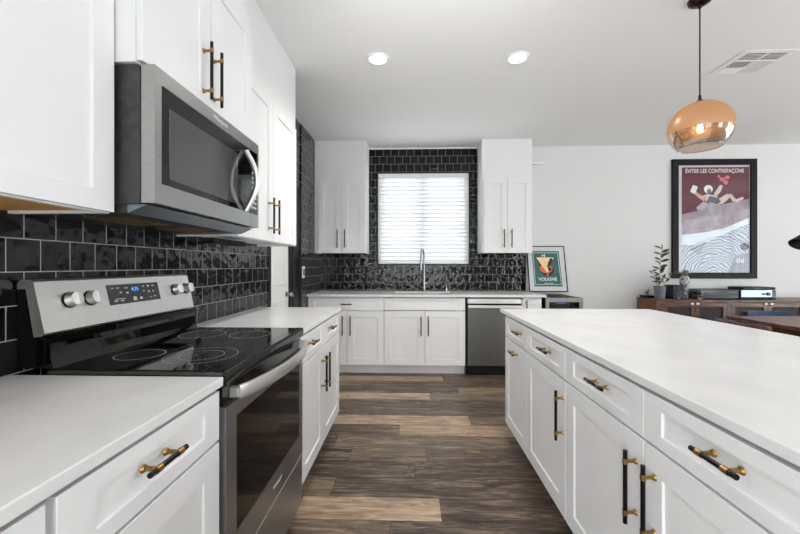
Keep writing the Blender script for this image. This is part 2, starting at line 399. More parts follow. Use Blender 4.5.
# --- floor of individual planks (one surface) -------------------------------------------------
bm = new(); lay = bm.loops.layers.color.new('plank')
x_lo, x_hi, pw, pl = XL, XR, 0.178, 1.22
special = {0: [(-0.58, 0.15, .95)], 12: [(-1.1, 0.35, .9)], 9: [(-0.9, 0.18, .95)], 10: [(0.47, 1.67, .75)], 6: [(-0.75, 0.47, .95)],
           5: [(-0.09, 1.0, .9)], -1: [(-0.9, -0.1, .55)], 7: [(-0.5, .6, .3)], 3: [(-0.4, .1, .45)]}
k0 = math.floor((YR - 1.767) / pw)
k = k0
prev = 0
while 1.767 + k * pw < YW:
    ya = max(1.767 + k * pw, YR); yb = min(1.767 + (k + 1) * pw, YW)
    segs = []
    if k in special:
        s0, s1, tn = special[k][0]
        segs.append((s0, s1, tn)); x = s1
        while x < x_hi: segs.append((x, min(x + pl, x_hi), None)); x += pl
        x = s0
        while x > x_lo: segs.append((max(x - pl, x_lo), x, None)); x -= pl
    else:
        off = (prev + 0.37 + random.random() * 0.5) % pl; prev = off
        x = x_lo - off
        while x < x_hi: segs.append((max(x, x_lo), min(x + pl, x_hi), None)); x += pl
    for (a, b, tn) in segs:
        if b - a < 0.002: continue
        if tn is None:
            tn = random.choice([0, 0, .05, .12, .25, .35, .5])
            if a > 1.0 and random.random() < .2: tn = .8
        g = 0.0009
        vs = [bm.verts.new(q) for q in ((a + g, ya + g, 0), (b - g, ya + g, 0), (b - g, yb - g, 0), (a + g, yb - g, 0))]
        f = bm.faces.new(vs); c = (tn, random.random(), random.random(), 1)
        for l in f.loops: l[lay] = c
    k += 1
vs = [bm.verts.new(q) for q in ((x_lo, YR, -0.0012), (x_hi, YR, -0.0012), (x_hi, YW, -0.0012), (x_lo, YW, -0.0012))]
f = bm.faces.new(vs); f.material_index = 1
struct(obj('floor', bm, [M['floor'], M['groove']]))
# --- ceiling
bm = new(); box(bm, XL - .1, XR + .1, YR - .1, YW + .1, H, H + 0.1); struct(obj('ceiling', bm, M['ceil']))
# --- left wall: tiled
bm = new(); box(bm, XL - 0.12, XL, -1.2, 3.02, 0, H); box(bm, XL - 0.12, XL, YR, -3.2, 0, H); box(bm, XL - 0.12, XL, -3.2, -1.2, 2.5, H); struct(obj('wall_left', bm, [M['tile_left']]))
bm = new(); box(bm, XL - 0.12, XF, 3.905, YW, 0, H); struct(obj('wall_left_far', bm, [M['tile_left']]))
bm = new(); box(bm, XL - 0.12, XL, 3.02, 3.905, 2.08, H); struct(obj('wall_left_lintel', bm, [M['tile_left']]))
# --- back wall, with the window opening
wx0, wx1, wz0, wz1 = -0.446, 0.763, 1.25, 2.459
bm = new()
box(bm, XL - .1, wx0, YW, YW + .14, 0, H); box(bm, wx1, 1.478, YW, YW + .14, 0, H)
box(bm, wx0, wx1, YW, YW + .14, 0, wz0); box(bm, wx0, wx1, YW, YW + .14, wz1, H)
struct(obj('wall_back_tiled', bm, M['tile_back']))
bm = new(); box(bm, 1.478, XR, YW, YW + .14, 0, H); struct(obj('wall_back', bm, M['wall']))
# right wall and rear wall, out of view; glazed openings added to let light in
bm = new()
box(bm, XR, XR + .12, YR, -0.7, 0, H); box(bm, XR, XR + .12, 3.1, YW, 0, H); box(bm, XR, XR + .12, -0.7, 3.1, 2.5, H)
struct(obj('wall_right', bm, M['wall']))
bm = new()
box(bm, XL, -0.1, YR - .12, YR, 0, H); box(bm, 1.6, 4.1, YR - .12, YR, 0, H); box(bm, 6.5, XR, YR - .12, YR, 0, H); box(bm, -0.1, 1.6, YR - .12, YR, 2.5, H); box(bm, 4.1, 6.5, YR - .12, YR, 2.5, H)
struct(obj('wall_rear', bm, M['wall']))
def glazed(name, fr_pts):  # frame and pane of an unseen door, added for light
    x0, x1, y0, y1, n, ax = fr_pts
    bm = new()
    for i in range(n + 1):
        t = i / n
        if ax == 'x':
            c = x0 + (x1 - x0) * t; box(bm, max(c - .04, x0), min(c + .04, x1), y0, y1, 0, 2.5)
        else:
            c = y0 + (y1 - y0) * t; box(bm, x0, x1, max(c - .04, y0), min(c + .04, y1), 0, 2.5)
    box(bm, x0, x1, y0, y1, 2.43, 2.5); box(bm, x0, x1, y0, y1, 0, .06)
    fo = struct(obj(name, bm, M['ledge']))
    bm = new()
    if ax == 'x': box(bm, x0 + .03, x1 - .03, (y0 + y1) / 2 - .004, (y0 + y1) / 2 + .004, .05, 2.44)
    else: box(bm, (x0 + x1) / 2 - .004, (x0 + x1) / 2 + .004, y0 + .03, y1 - .03, .05, 2.44)
    obj('pane', bm, M['pane'], fo)
glazed('unseen_door_2', (-0.1, 1.6, YR - .09, YR - .03, 2, 'x'))
glazed('unseen_door_5', (4.1, 6.5, YR - .09, YR - .03, 2, 'x'))
glazed('unseen_door_4', (XL - .09, XL - .03, -3.2, -1.2, 2, 'y'))  # unseen door made up to light the island fronts
glazed('unseen_door_3', (XR + .03, XR + .09, -0.7, 3.1, 2, 'y'))
# baseboard along the dining wall
bm = new(); box(bm, 1.93, 6.99, YW - .014, YW - .0005, 0.001, .13, .003); struct(obj('baseboard_back', bm, M['ledge']))
# --- window in the tiled wall
bm = new()
box(bm, wx0, wx1, YW + .09, YW + .13, wz0, wz0 + .05); box(bm, wx0, wx1, YW + .09, YW + .13, wz1 - .05, wz1)
box(bm, wx0, wx0 + .05, YW + .09, YW + .13, wz0 + .05, wz1 - .05); box(bm, wx1 - .05, wx1, YW + .09, YW + .13, wz0 + .05, wz1 - .05)
box(bm, .115, .185, YW + .09, YW + .13, wz0 + .05, wz1 - .05)
wf = struct(obj('window_1', bm, M['ledge']))
bm = new(); box(bm, wx0 + .04, wx1 - .04, YW + .108, YW + .113, wz0 + .04, wz1 - .04); obj('pane', bm, M['pane'], wf)
# black metal edge trim around the opening
bm = new(); e = .012
box(bm, wx0, wx0 + e, YW - .004, YW + .03, wz0, wz1); box(bm, wx1 - e, wx1, YW - .004, YW + .03, wz0, wz1)
box(bm, wx0 + e, wx1 - e, YW - .004, YW + .03, wz0, wz0 + e); box(bm, wx0 + e, wx1 - e, YW - .004, YW + .03, wz1 - e, wz1)
struct(obj('trim_1', bm, M['blackpl']))
# thin white caulk line where tile meets ceiling
bm = new(); box(bm, -.545, .855, YW - .008, YW - .0005, H - .02, H - .0005); struct(obj('trim_2', bm, M['cab']))
# metal edge strip where the tile stops at the painted wall
bm = new(); box(bm, 1.470, 1.478, YW - .006, YW - .0003, .92, 1.39); struct(obj('trim_3', bm, M['bronze']))

# blind
bl = thing('window_blind', 'white horizontal slat blind closed over the window above the sink', 'blind', (.1585, YW + .04, wz0))
bx0, bx1 = wx0 + .016, wx1 - .016
bm = new(); box(bm, bx0, bx1, YW + .005, YW + .06, wz1 - .07, wz1 - .014, .004); obj('headrail', bm, M['ledge'], bl)
bm = new(); z = wz1 - .092; ns = 0
while z > wz0 + .045:
    prism(bm, [(-.0035, .030), (.0, .0), (-.0035, -.030), (-.0055, -.030), (-.002, 0), (-.0055, .030)],
          lambda p, t, z=z: (t, YW + .036 + p[0] - p[1] * .62, z + p[1] * .80 + p[0] * .6), bx0 + .004, bx1 - .004)
    z -= .0508
obj('slats', bm, M['slat'], bl)
bm = new(); box(bm, bx0 + .002, bx1 - .002, YW + .012, YW + .058, wz0 + .014, wz0 + .034, .004); obj('bottom_rail', bm, M['ledge'], bl)
for x in (bx0 + .12, (bx0 + bx1) / 2, bx1 - .12):
    bm = new(); cyl(bm, (x, YW + .010, wz0 + .03), (x, YW + .010, wz1 - .05), .0012, n=6); obj('ladder_cord', bm, M['ledge'], bl)
bm = new(); cyl(bm, (bx1 - .045, YW + .004, wz1 - .75), (bx1 - .045, YW + .004, wz1 - .06), .004, n=8); obj('tilt_wand', bm, M['whitepl'], bl, smooth=True)
bm = new(); cyl(bm, (bx0 + .07, YW + .004, wz1 - .5), (bx0 + .07, YW + .004, wz1 - .06), .0015, n=6); cyl(bm, (bx0 + .07, YW + .004, wz1 - .54), (bx0 + .07, YW + .004, wz1 - .5), .006, .003, n=10)
obj('pull_cord', bm, M['mark'], bl, smooth=True)

# --- white pantry door with black casing in the left wall
bm = new()
FD = Fr('L', XL - .045)
box(bm, XL - .045, XL - .006, 3.06, 3.535, .012, 2.04)
dr = struct(obj('door_1', bm, M['door']))
for (a, b) in ((.14, .92), (1.06, 1.94)):
    bm = new()
    for (o_, n_) in ((0, .006),):
        fr = Fr('L', XL - .006)
        for (u0, u1, v0, v1) in ((3.13, 3.465, a, a + .015), (3.13, 3.465, b - .015, b), (3.13, 3.145, a + .015, b - .015), (3.45, 3.465, a + .015, b - .015)):
            fr.box(bm, u0, u1, v0, v1, .0002, .006, .002)
    obj('panel_moulding', bm, M['door'], dr)
bm = new(); yk = 3.47
cyl(bm, (XL - .006, yk, .965), (XL + .002, yk, .965), .028, n=20); cyl(bm, (XL + .002, yk, .965), (XL + .03, yk, .965), .010, n=14)
prof = [(.010, .0), (.022, .006), (.028, .018), (.024, .032), (.008, .038)]
rings = []
for r, d in prof: rings.append([bm.verts.new((XL + .028 + d, yk + r * math.cos(2 * PI * i / 20), .965 + r * math.sin(2 * PI * i / 20))) for i in range(20)])
for A, B in zip(rings[:-1], rings[1:]):
    for i in range(20): bm.faces.new((A[i], A[(i + 1) % 20], B[(i + 1) % 20], B[i]))
bm.faces.new(rings[-1]); obj('door_knob', bm, M['chrome'], dr, smooth=True)
bm = new()
box(bm, XL - .06, XL + .012, 3.021, 3.055, 0.001, 2.079, .003)
box(bm, XL - .06, XL + .012, 3.54, 3.63, 0.001, 2.079, .003); box(bm, XL + .012, XL + .02, 3.61, 3.63, 0.001, 2.079, .002)
box(bm, XL - .06, XL + .012, 3.055, 3.54, 2.043, 2.079, .003)
box(bm, XL - .06, XL + .002, 3.63, 3.87, 0.001, 2.079, .002); box(bm, XL - .06, XL + .014, 3.87, 3.904, 0.001, 2.079, .002)
struct(obj('trim_4', bm, M['blacktrim']))
# backing so that the doorway is not open to the outside
bm = new(); box(bm, XL - .12, XL - .065, 3.021, 3.904, 0.001, 2.079); struct(obj('wall_left_doorway', bm, M['blacktrim']))

# ================================================================== LEFT RUN
FL = Fr('L', -.579)
ZS, ZT = .8877, .9147
def base_cab(name_label, fr, u0, u1, back, fronts, group=None, depth_toe=.07, name='base_cabinet', zt=.885, end_panels=True):
    """fronts: list of ('drawer'|'door'|'false', u0,u1,v0,v1, handle or None); handle=(u,v,vertical)"""
    c = fr.p((u0 + u1) / 2, 0, -.25)
    th = thing(name, name_label, 'cabinet', (c.x, c.y, 0), group)
    bm = new(); fr.box(bm, u0, u1, .112, min(zt, .868), back, 0, .001)
    if zt > .87: fr.box(bm, u0 + .001, u1 - .001, .8685, zt, back + .001, -.03)
    obj('body', bm, M['cab'], th)
    bm = new(); fr.box(bm, u0 + .001, u1 - .001, .001, .1115, back + .002, -depth_toe + .012); obj('toe_kick', bm, M['cab'], th)
    for (kind, a, b, c0, c1, hd) in fronts:
        st = .075 if kind == 'door' else .072
        rl = .072 if kind == 'door' else .036
        d = obj('door' if kind == 'door' else ('drawer' if kind == 'drawer' else 'false_front'), shaker(fr, a, b, c0, c1, stile=min(st, (b - a) * .3), rail=rl), M['cab'], th)
        if hd: handle(fr, hd[0], hd[1], hd[2], d, L=hd[3] if len(hd) > 3 else (.222 if hd[2] else .120))
    return th
D0, D1, R0, R1 = .112, .727, .735, .876      # door and drawer heights
g = .0025
BK = -(1.20 - .579) + .0015
base_cab('white left-run base cabinet at the near end, cut by the bottom corner of the view', FL, -.30, .545, BK,
         [('drawer', -.29, .540, R0, R1, (.13, .818, False)), ('door', -.29, .122, D0, D1, (.06, .57, True)), ('door', .128, .540, D0, D1, (.19, .57, True))])
base_cab('white base cabinet with one wide drawer directly before the range, near side', FL, .548, 1.050, BK,
         [('drawer', .557, 1.043, R0, R1, (.776, .818, False)), ('door', .557, 1.043, D0, D1, (.61, .57, True))])
base_cab('white base cabinet between the range and the pantry door, two drawers over two doors', FL, 1.826, 2.815, BK,
         [('drawer', 1.832, 2.333 - g, R0, R1, (2.0, .818, False)), ('drawer', 2.333 + g, 2.809, R0, R1, (2.49, .818, False)),
          ('door', 1.832, 2.295 - g, D0, D1, (2.252, .57, True)), ('door', 2.295 + g, 2.809, D0, D1, (2.34, .57, True))])
bm = new(); box(bm, -1.1985, -.5515, -.32, 1.0535, ZS, ZT, .003, seg=2)
tag(obj('countertop', bm, M['quartz'], origin=(-.87, .4, ZS)), 'white quartz worktop in the near left corner, on the near side of the range', 'countertop')
bm = new(); box(bm, -1.1985, -.5515, 1.8235, 2.835, ZS, ZT, .003, seg=2)
tag(obj('countertop', bm, M['quartz'], origin=(-.87, 2.3, ZS)), 'white quartz worktop on the far side of the range, beside the pantry door', 'countertop')

# ------------------------------------------------------------------ range
RY0, RY1 = 1.0575, 1.8195; RX = -.548
rg = thing('kitchen_range', 'freestanding stainless range with black glass cooktop and oven window', 'range', (-.87, (RY0 + RY1) / 2, 0))
bm = new(); box(bm, -1.185, RX - .03, RY0 + .002, RY1 - .002, .03, .895, .002)
for y in (RY0 + .05, RY1 - .05):
    for x in (-1.12, -.64): cyl(bm, (x, y, .0005), (x, y, .03), .018, n=12)
obj('body', bm, M['blackgloss'], rg)
bm = new(); box(bm, -1.09, -.556, RY0 - .003, RY1 + .003, .9155, .9265, .003, seg=2, mi=1)
box(bm, -1.085, -.575, RY0 + .006, RY1 - .006, .9262, .9292, .001, mi=0)
ck = obj('cooktop', bm, [M['cookglass'], M['darksteel']], rg)
# rounded glossy front edge of the cooktop
bm = new(); prof = [(-.58, .9285), (-.552, .9285), (-.546, .925), (-.543, .918), (-.545, .890), (-.556, .878), (-.58, .878)]
prism(bm, prof, lambda p, t: (p[0], t, p[1]), RY0 - .001, RY1 + .001); obj('front_rail', bm, M['blackgloss'], rg, smooth=30)
for (x, y, r) in ((-.73, RY0 + .19, .115), (-.73, RY1 - .19, .085), (-.95, RY0 + .19, .075), (-.95, RY1 - .19, .095), (-.73, RY0 + .19, .07)):
    bm = new()
    for s in range(48):
        a0, a1 = 2 * PI * s / 48, 2 * PI * (s + 1) / 48
        q = [(x + rr * math.cos(a), y + rr * math.sin(a), .9294) for rr, a in ((r, a0), (r + .0016, a0), (r + .0016, a1), (r, a1))]
        bm.faces.new([bm.verts.new(v) for v in q])
    bmesh.ops.remove_doubles(bm, verts=bm.verts[:], dist=.00005)
    obj('burner_ring', bm, M['mark'], ck)
# oven front: recessed black vent strip, door, drawer
bm = new(); box(bm, RX - .029, RX - .012, RY0 + .004, RY1 - .004, .822, .877); obj('vent_strip', bm, M['blackgloss'], rg)
wy0, wy1, wz_0, wz_1 = RY0 + .068, RY1 - .050, .405, .772
bm = new()
for (a, b, c0, c1) in ((RY0 + .002, RY1 - .002, wz_1, .820), (RY0 + .002, RY1 - .002, .300, wz_0), (RY0 + .002, wy0, wz_0, wz_1), (wy1, RY1 - .002, wz_0, wz_1)):
    box(bm, RX - .028, RX, a, b, c0, c1)
bmesh.ops.remove_doubles(bm, verts=bm.verts[:], dist=.0001)
od = obj('oven_door', bm, M['rangesteel'], rg)
bm = new(); box(bm, RX - .026, RX - .002, wy0 + .0005, wy1 - .0005, wz_0 + .0005, wz_1 - .0005); obj('window_glass', bm, M['ovenglass'], od)
bm = new(); pts = []; rr = []
for i in range(33):
    t = i / 32; y = RY0 + .045 + (RY1 - .06 - RY0) * t
    pts.append((RX + .018 + .058 * math.sin(PI * t) ** .75, y, .852 - .004 * 0)); rr.append(.008)
def slab_tube(bm, pts, hw, hh, mi=0):
    R = []
    N = len(pts); pts = [Vector(p) for p in pts]
    for i, p in enumerate(pts):
        d = (pts[min(i + 1, N - 1)] - pts[max(i - 1, 0)]).normalized(); nrm = Vector((d.y, -d.x, 0)).normalized()
        if nrm.x < 0: nrm = -nrm
        R.append([bm.verts.new(p + nrm * a + Vector((0, 0, b))) for a, b in ((-hw, -hh), (hw * .6, -hh), (hw, -hh * .7), (hw, hh * .7), (hw * .6, hh), (-hw, hh))])
    for A, B in zip(R[:-1], R[1:]):
        for k in range(6): f = bm.faces.new((A[k], A[(k + 1) % 6], B[(k + 1) % 6], B[k])); f.material_index = mi
    for q in (R[0], R[-1]): bm.faces.new(q).material_index = mi
slab_tube(bm, pts, .006, .021)
for y in (RY0 + .052, RY1 - .022): box(bm, RX - .012, RX + .02, y - .009, y + .009, .835, .868, .002)
obj('door_handle', bm, M['steel_h'], od, smooth=True)
bm = new(); box(bm, RX - .028, RX - .001, RY0 + .002, RY1 - .002, .062, .292, .004); obj('storage_drawer', bm, M['rangesteel'], rg)
text('logo', 'Whirlpool', .022, Matrix.Translation((RX + .0006, 1.475, .352)) @ Matrix.Rotation(PI / 2, 4, 'Z') @ Matrix.Rotation(PI / 2, 4, 'X'), M['logo'], od)
# back console
bm = new()
prof = [(-1.192, 1.170), (-1.192, 1.186), (-1.186, 1.195), (-1.176, 1.199), (-1.150, 1.1985), (-1.141, 1.192), (-1.106, 1.036), (-1.112, 1.028), (-1.14, 1.024), (-1.165, 1.170)]
prism(bm, prof, lambda p, t: (p[0], t, p[1]), RY0 + .006, RY1 - .002)
cs = obj('control_console', bm, M['steel_h'], rg, smooth=30)
bm = new(); prism(bm, [(-1.139, .9285), (-1.139, 1.022), (-1.112, 1.020), (-1.098, 1.004), (-1.096, .955), (-1.086, .9285)], lambda p, t: (p[0], t, p[1]), RY0 + .014, RY1 - .006)
obj('console_base', bm, M['cookglass'], rg, smooth=30)
bm = new(); prism(bm, [(-1.198, .9285), (-1.198, 1.1695), (-1.1665, 1.1695), (-1.1415, 1.0235), (-1.141, .9285)], lambda p, t: (p[0], t, p[1]), RY0 + .012, RY1 - .008)
obj('console_housing', bm, M['blackpl'], rg)
cn = Vector((.156, 0, .035)).normalized()            # outward normal of the sloping face
def con(y, z): return Vector((-1.141 + (1.192 - z) / .156 * .035, y, z))
ct = Vector((-.035, 0, .156)).normalized()
for y in (1.165, 1.243, 1.700, 1.782):
    bm = new(); p = con(y, 1.128)
    cyl(bm, p + cn * .0005, p + cn * .006, .027, .026, n=28, mi=1)
    cyl(bm, p + cn * .006, p + cn * .030, .0245, .0225, n=28, mi=0)
    q = p + cn * .030
    vs = []
    a = [q + ct * s * .019 + Vector((0, 1, 0)) * t * .005 for s, t in ((-1, -1), (1, -1), (1, 1), (-1, 1))]
    A = [bm.verts.new(v) for v in a]; B = [bm.verts.new(v + cn * .009) for v in a]
    for i in range(4): bm.faces.new((A[i], A[(i + 1) % 4], B[(i + 1) % 4], B[i]))
    bm.faces.new(B); bm.faces.new(A)
    obj('knob', bm, [M['steel_h'], M['blackpl']], cs, smooth=True)
def con_patch(y0, y1, z0, z1, n0, n1, bm=None, mi=0):
    bm = bm or new()
    A = [bm.verts.new(con(y, z) + cn * n0) for y, z in ((y0, z0), (y1, z0), (y1, z1), (y0, z1))]
    B = [bm.verts.new(con(y, z) + cn * n1) for y, z in ((y0, z0), (y1, z0), (y1, z1), (y0, z1))]
    for i in range(4): bm.faces.new((A[i], A[(i + 1) % 4], B[(i + 1) % 4], B[i])).material_index = mi
    bm.faces.new(A).material_index = mi; bm.faces.new(B).material_index = mi
    return bm
dp = obj('display', con_patch(1.318, 1.590, 1.093, 1.168, .0004, .0016), M['display'], cs)
for (y, z, l, hgt) in [(1.335, 1.155, .014, .003), (1.36, 1.155, .014, .003), (1.372, 1.137, .010, .005), (1.40, 1.153, .016, .003), (1.405, 1.134, .010, .006), (1.345, 1.113, .05, .0022), (1.34, 1.106, .016, .004), (1.37, 1.106, .016, .004),
                       (1.495, 1.155, .01, .004), (1.522, 1.155, .012, .006), (1.55, 1.155, .012, .004), (1.522, 1.132, .009, .006), (1.548, 1.132, .009, .005), (1.495, 1.136, .007, .004), (1.527, 1.108, .010, .003), (1.552, 1.110, .010, .005), (1.47, 1.108, .014, .009)]:
    obj('marking', con_patch(y, y + l, z - hgt / 2, z + hgt / 2, .0017, .0021), M['mark'], dp)
rot = Matrix(((0, ct.x, cn.x, 0), (1, ct.y, cn.y, 0), (0, ct.z, cn.z, 0), (0, 0, 0, 1)))
text('clock_digits', '4:35', .022, Matrix.Translation(con(1.452, 1.146) + cn * .002) @ rot, M['bluelit'], dp)
bm = con_patch(1.435, 1.452, 1.101, 1.116, .0017, .0021); obj('touch_key', bm, M['mark'], dp)

# ------------------------------------------------------------------ upper cabinets on the left
def upper_cab(label, fr, u0, u1, back, z0, doors, group=None, ztop=H - .001, wood=True):
    c = fr.p((u0 + u1) / 2, z0, -.15)
    th = thing('wall_cabinet', label, 'cabinet', (c.x, c.y, z0), group)
    bm = new()
    fr.box(bm, u0, u1, z0 + .014, ztop, back, 0, .001)
    fr.box(bm, u0, u1, z0, z0 + .0145, -.019, 0); fr.box(bm, u0, u0 + .016, z0, z0 + .0145, back, -.019); fr.box(bm, u1 - .016, u1, z0, z0 + .0145, back, -.019)
    obj('body', bm, M['cab'], th)
    if wood:
        bm = new(); fr.box(bm, u0 + .017, u1 - .017, z0 + .008, z0 + .0135, back + .001, -.02); obj('bottom_panel', bm, M['ply'], th)
    for (a, b, c0, c1, hd) in doors:
        d = obj('door', shaker(fr, a, b, c0, c1, rail=.058), M['cab'], th)
        if hd: handle(fr, hd[0], hd[1], True, d)
    return th
FU = Fr('L', -.903)
UB = -(1.20 - .903) + .0015
upper_cab('white wall cabinet in the near left corner, before the microwave, bare wood underside', FU, -.30, 1.060, UB, 1.397,
          [(-.29, .158, 1.400, 2.287, (.12, 1.56)), (.162, .608, 1.400, 2.287, (.2, 1.56)), (.612, 1.056, 1.400, 2.287, None)])
FM = Fr('L', -.825)
upper_cab('deeper white wall cabinet directly above the microwave, two tall handles', FM, 1.062, 1.818, -(1.20 - .825) + .0015, 1.853,
          [(1.066, 1.438, 1.858, 2.432, (1.385, 1.997)), (1.442, 1.814, 1.858, 2.432, (1.46, 1.997))], wood=False)
upper_cab('white wall cabinet past the microwave with slim handles, above the far left worktop', FU, 1.821, 2.812, UB, 1.392,
          [(1.826, 2.303, 1.395, 2.287, (2.232, 1.552)), (2.307, 2.772, 1.395, 2.287, (2.322, 1.552))], wood=False)

# ------------------------------------------------------------------ microwave
MY0, MY1, MZ0, MZ1, MX = 1.071, 1.815, 1.4312, 1.8486, -.7714
mw = thing('microwave', 'stainless over-the-range microwave with dark window and bowed handle', 'microwave', (-1.0, (MY0 + MY1) / 2, 1.40))
bm = new(); box(bm, -1.196, -.818, MY0, MY1, MZ0 - .004, MZ1, .002); obj('body', bm, M['darksteel'], mw)
bm = new()
prism(bm, [(-1.19, MZ0 - .0045), (-.86, MZ0 - .0045), (-.86, MZ0 - .0295), (-1.19, MZ0 - .034)], lambda p, t: (p[0], t, p[1]), MY0 + .004, MY1 - .004)
bs = obj('underside', bm, M['display'], mw)
bm = new(); prism(bm, [(-.859, MZ0 - .0045), (-.80, MZ0 - .0045), (-.859, MZ0 - .030)], lambda p, t: (p[0], t, p[1]), MY0 + .004, MY1 - .004)
obj('vent_lip', bm, M['lip'], mw)
for a, b in ((MY0 + .08, MY0 + .31), (MY1 - .33, MY1 - .10)):
    bm = new(); prism(bm, [(-1.07, -.0358), (-1.07, -.0334), (-.93, -.0320), (-.93, -.0342)], lambda p, t: (p[0], t, MZ0 + p[1] + .0005), a, b)
    obj('grease_filter', bm, M['filter'], bs)
gy0, gy1, gz0, gz1 = MY0 + .030, MY1 - .012, 1.494, 1.800
dyE = 1.723
bm = new()
for (a, b, c0, c1) in ((MY0, dyE - .0012, gz1, MZ1), (MY0, dyE - .0012, MZ0, gz0), (MY0, gy0, gz0, gz1)):
    box(bm, -.813, MX, a, b, c0, c1)
bmesh.ops.remove_doubles(bm, verts=bm.verts[:], dist=.0001)
md = obj('door', bm, M['mwsteel'], mw)
bm = new(); box(bm, -.812, MX - .0015, gy0 + .0003, dyE - .0012, gz0 + .0003, gz1 - .0003, .0005); dg = obj('door_glass', bm, M['cookglass'], md)
bm = new(); box(bm, MX - .0012, MX - .0004, 1.136, 1.600, 1.516, 1.742); obj('window', bm, M['mwglass'], md)
bm = new()
for (a, b, c0, c1) in ((dyE + .0012, MY1, gz1, MZ1), (dyE + .0012, MY1, MZ0, gz0), (gy1, MY1, gz0, gz1)):
    box(bm, -.813, MX, a, b, c0, c1)
bmesh.ops.remove_doubles(bm, verts=bm.verts[:], dist=.0001)
cp = obj('control_column', bm, M['mwsteel'], mw)
bm = new(); box(bm, -.812, MX - .0015, dyE + .0012, gy1 - .0003, gz0 + .0003, gz1 - .0003, .0005); obj('keypad_glass', bm, M['cookglass'], cp)
bm = new()
for r in range(8):
    for c_ in range(3):
        y = 1.742 + c_ * .019; z = 1.520 + r * .024
        box(bm, MX - .0012, MX - .0008, y, y + .011, z, z + .011)
obj('keys', bm, M['mark'], cp)
bm = new(); pts = []
for i in range(25):
    t = i / 24; pts.append((MX + .004 + .052 * math.sin(PI * t), 1.665, 1.497 + .276 * t))
tube(bm, pts, .0095, n=12, ry=.013); obj('door_handle', bm, M['steel_h'], md, smooth=True)
text('logo', 'Whirlpool', .026, Matrix.Translation((MX + .0006, 1.450, 1.826)) @ Matrix.Rotation(PI / 2, 4, 'Z') @ Matrix.Rotation(PI / 2, 4, 'X'), M['logo'], md)

# black outlet strip under the far wall cabinet
bm = new(); box(bm, -1.10, -1.04, 1.885, 2.26, 1.362, 1.3905, .003)
ls = tag(obj('outlet_strip', bm, M['blackpl'], origin=(-1.07, 2.07, 1.362)), 'black power strip mounted beneath the cabinet past the microwave', 'power strip')
# light switch
FW = Fr('L', XF)
sw = thing('light_switch', 'white light switch plate on the black tile beside the pantry door', 'light switch', (XF, 3.965, 1.11))
bm = new(); FW.box(bm, 3.925, 4.01, 1.105, 1.236, .0006, .007, .002); obj('plate', bm, M['whitepl'], sw)
bm = new(); FW.box(bm, 3.948, 3.987, 1.135, 1.206, .0072, .011, .001); obj('rocker', bm, M['blackpl'], sw)

# ================================================================== BACK RUN
FB = Fr('B', 4.138)
BB = -(YW - 4.138) + .0015
base_cab('white base cabinet in the far left corner with one wide drawer over two doors', FB, -1.185, -.308 - .001, BB,
         [('drawer', -1.172, -.308 - g, R0, R1, (-.735, .803, False, .125)), ('door', -1.172, -.73 - g, D0, D1, (-.779, .56, True)), ('door', -.73 + g, -.308 - g, D0, D1, (-.690, .56, True))])
base_cab('white sink base cabinet below the window with a plain false drawer front', FB, -.308, .612, BB,
         [('false', -.308 + g, .609, R0, R1, None), ('door', -.308 + g, .155 - g, D0, D1, (.112, .56, True)), ('door', .155 + g, .609, D0, D1, (.193, .56, True))], zt=.70)
base_cab('narrow white base cabinet between the dishwasher and the wine cooler', FB, 1.247, 1.464, BB,
         [('door', 1.250, 1.461, D0, R1, (1.288, .75, True))])
# sink cabinet is open above .70; its front rail carries the worktop
# counter with a sink cut-out
cx0, cx1, cy0, cy1 = -.20, .50, 4.205, 4.60
bm = new()
X0, X1, Y0, Y1 = -1.186, 1.504, 4.092, YW - .0015
xs = [X0, cx0, cx1, X1]; ys = [Y0, cy0, cy1, Y1]
for i in range(3):
    for j in range(3):
        if i == 1 and j == 1: continue
        box(bm, xs[i], xs[i + 1], ys[j], ys[j + 1], ZS, ZT)
bmesh.ops.remove_doubles(bm, verts=bm.verts[:], dist=.0001)
dead = [f for f in bm.faces if all(len(e.link_faces) > 2 for e in f.edges) and not (cx0 - .01 < f.calc_center_median().x < cx1 + .01 and cy0 - .01 < f.calc_center_median().y < cy1 + .01)]
tag(obj('countertop', bm, M['quartz'], origin=(.15, 4.4, ZS)), 'long white quartz worktop along the tiled wall below the window', 'countertop')
sk = thing('sink', 'undermount stainless sink basin set into the back worktop', 'sink', (.15, 4.4, .70))
bm = new(); t = .004
box(bm, cx0 - .012, cx1 + .012, cy0 - .012, cy1 + .012, .702, .706)
box(bm, cx0 - .012, cx0 - .002, cy0 - .012, cy1 + .012, .706, ZS - .001); box(bm, cx1 + .002, cx1 + .012, cy0 - .012, cy1 + .012, .706, ZS - .001)
box(bm, cx0 - .002, cx1 + .002, cy0 - .012, cy0 - .002, .706, ZS - .001); box(bm, cx0 - .002, cx1 + .002, cy1 + .002, cy1 + .012, .706, ZS - .001)
obj('basin', bm, M['steel'], sk)
bm = new(); cyl(bm, (.15, 4.40, .7062), (.15, 4.40, .709), .045, n=24); obj('drain', bm, M['chrome'], sk, smooth=True)
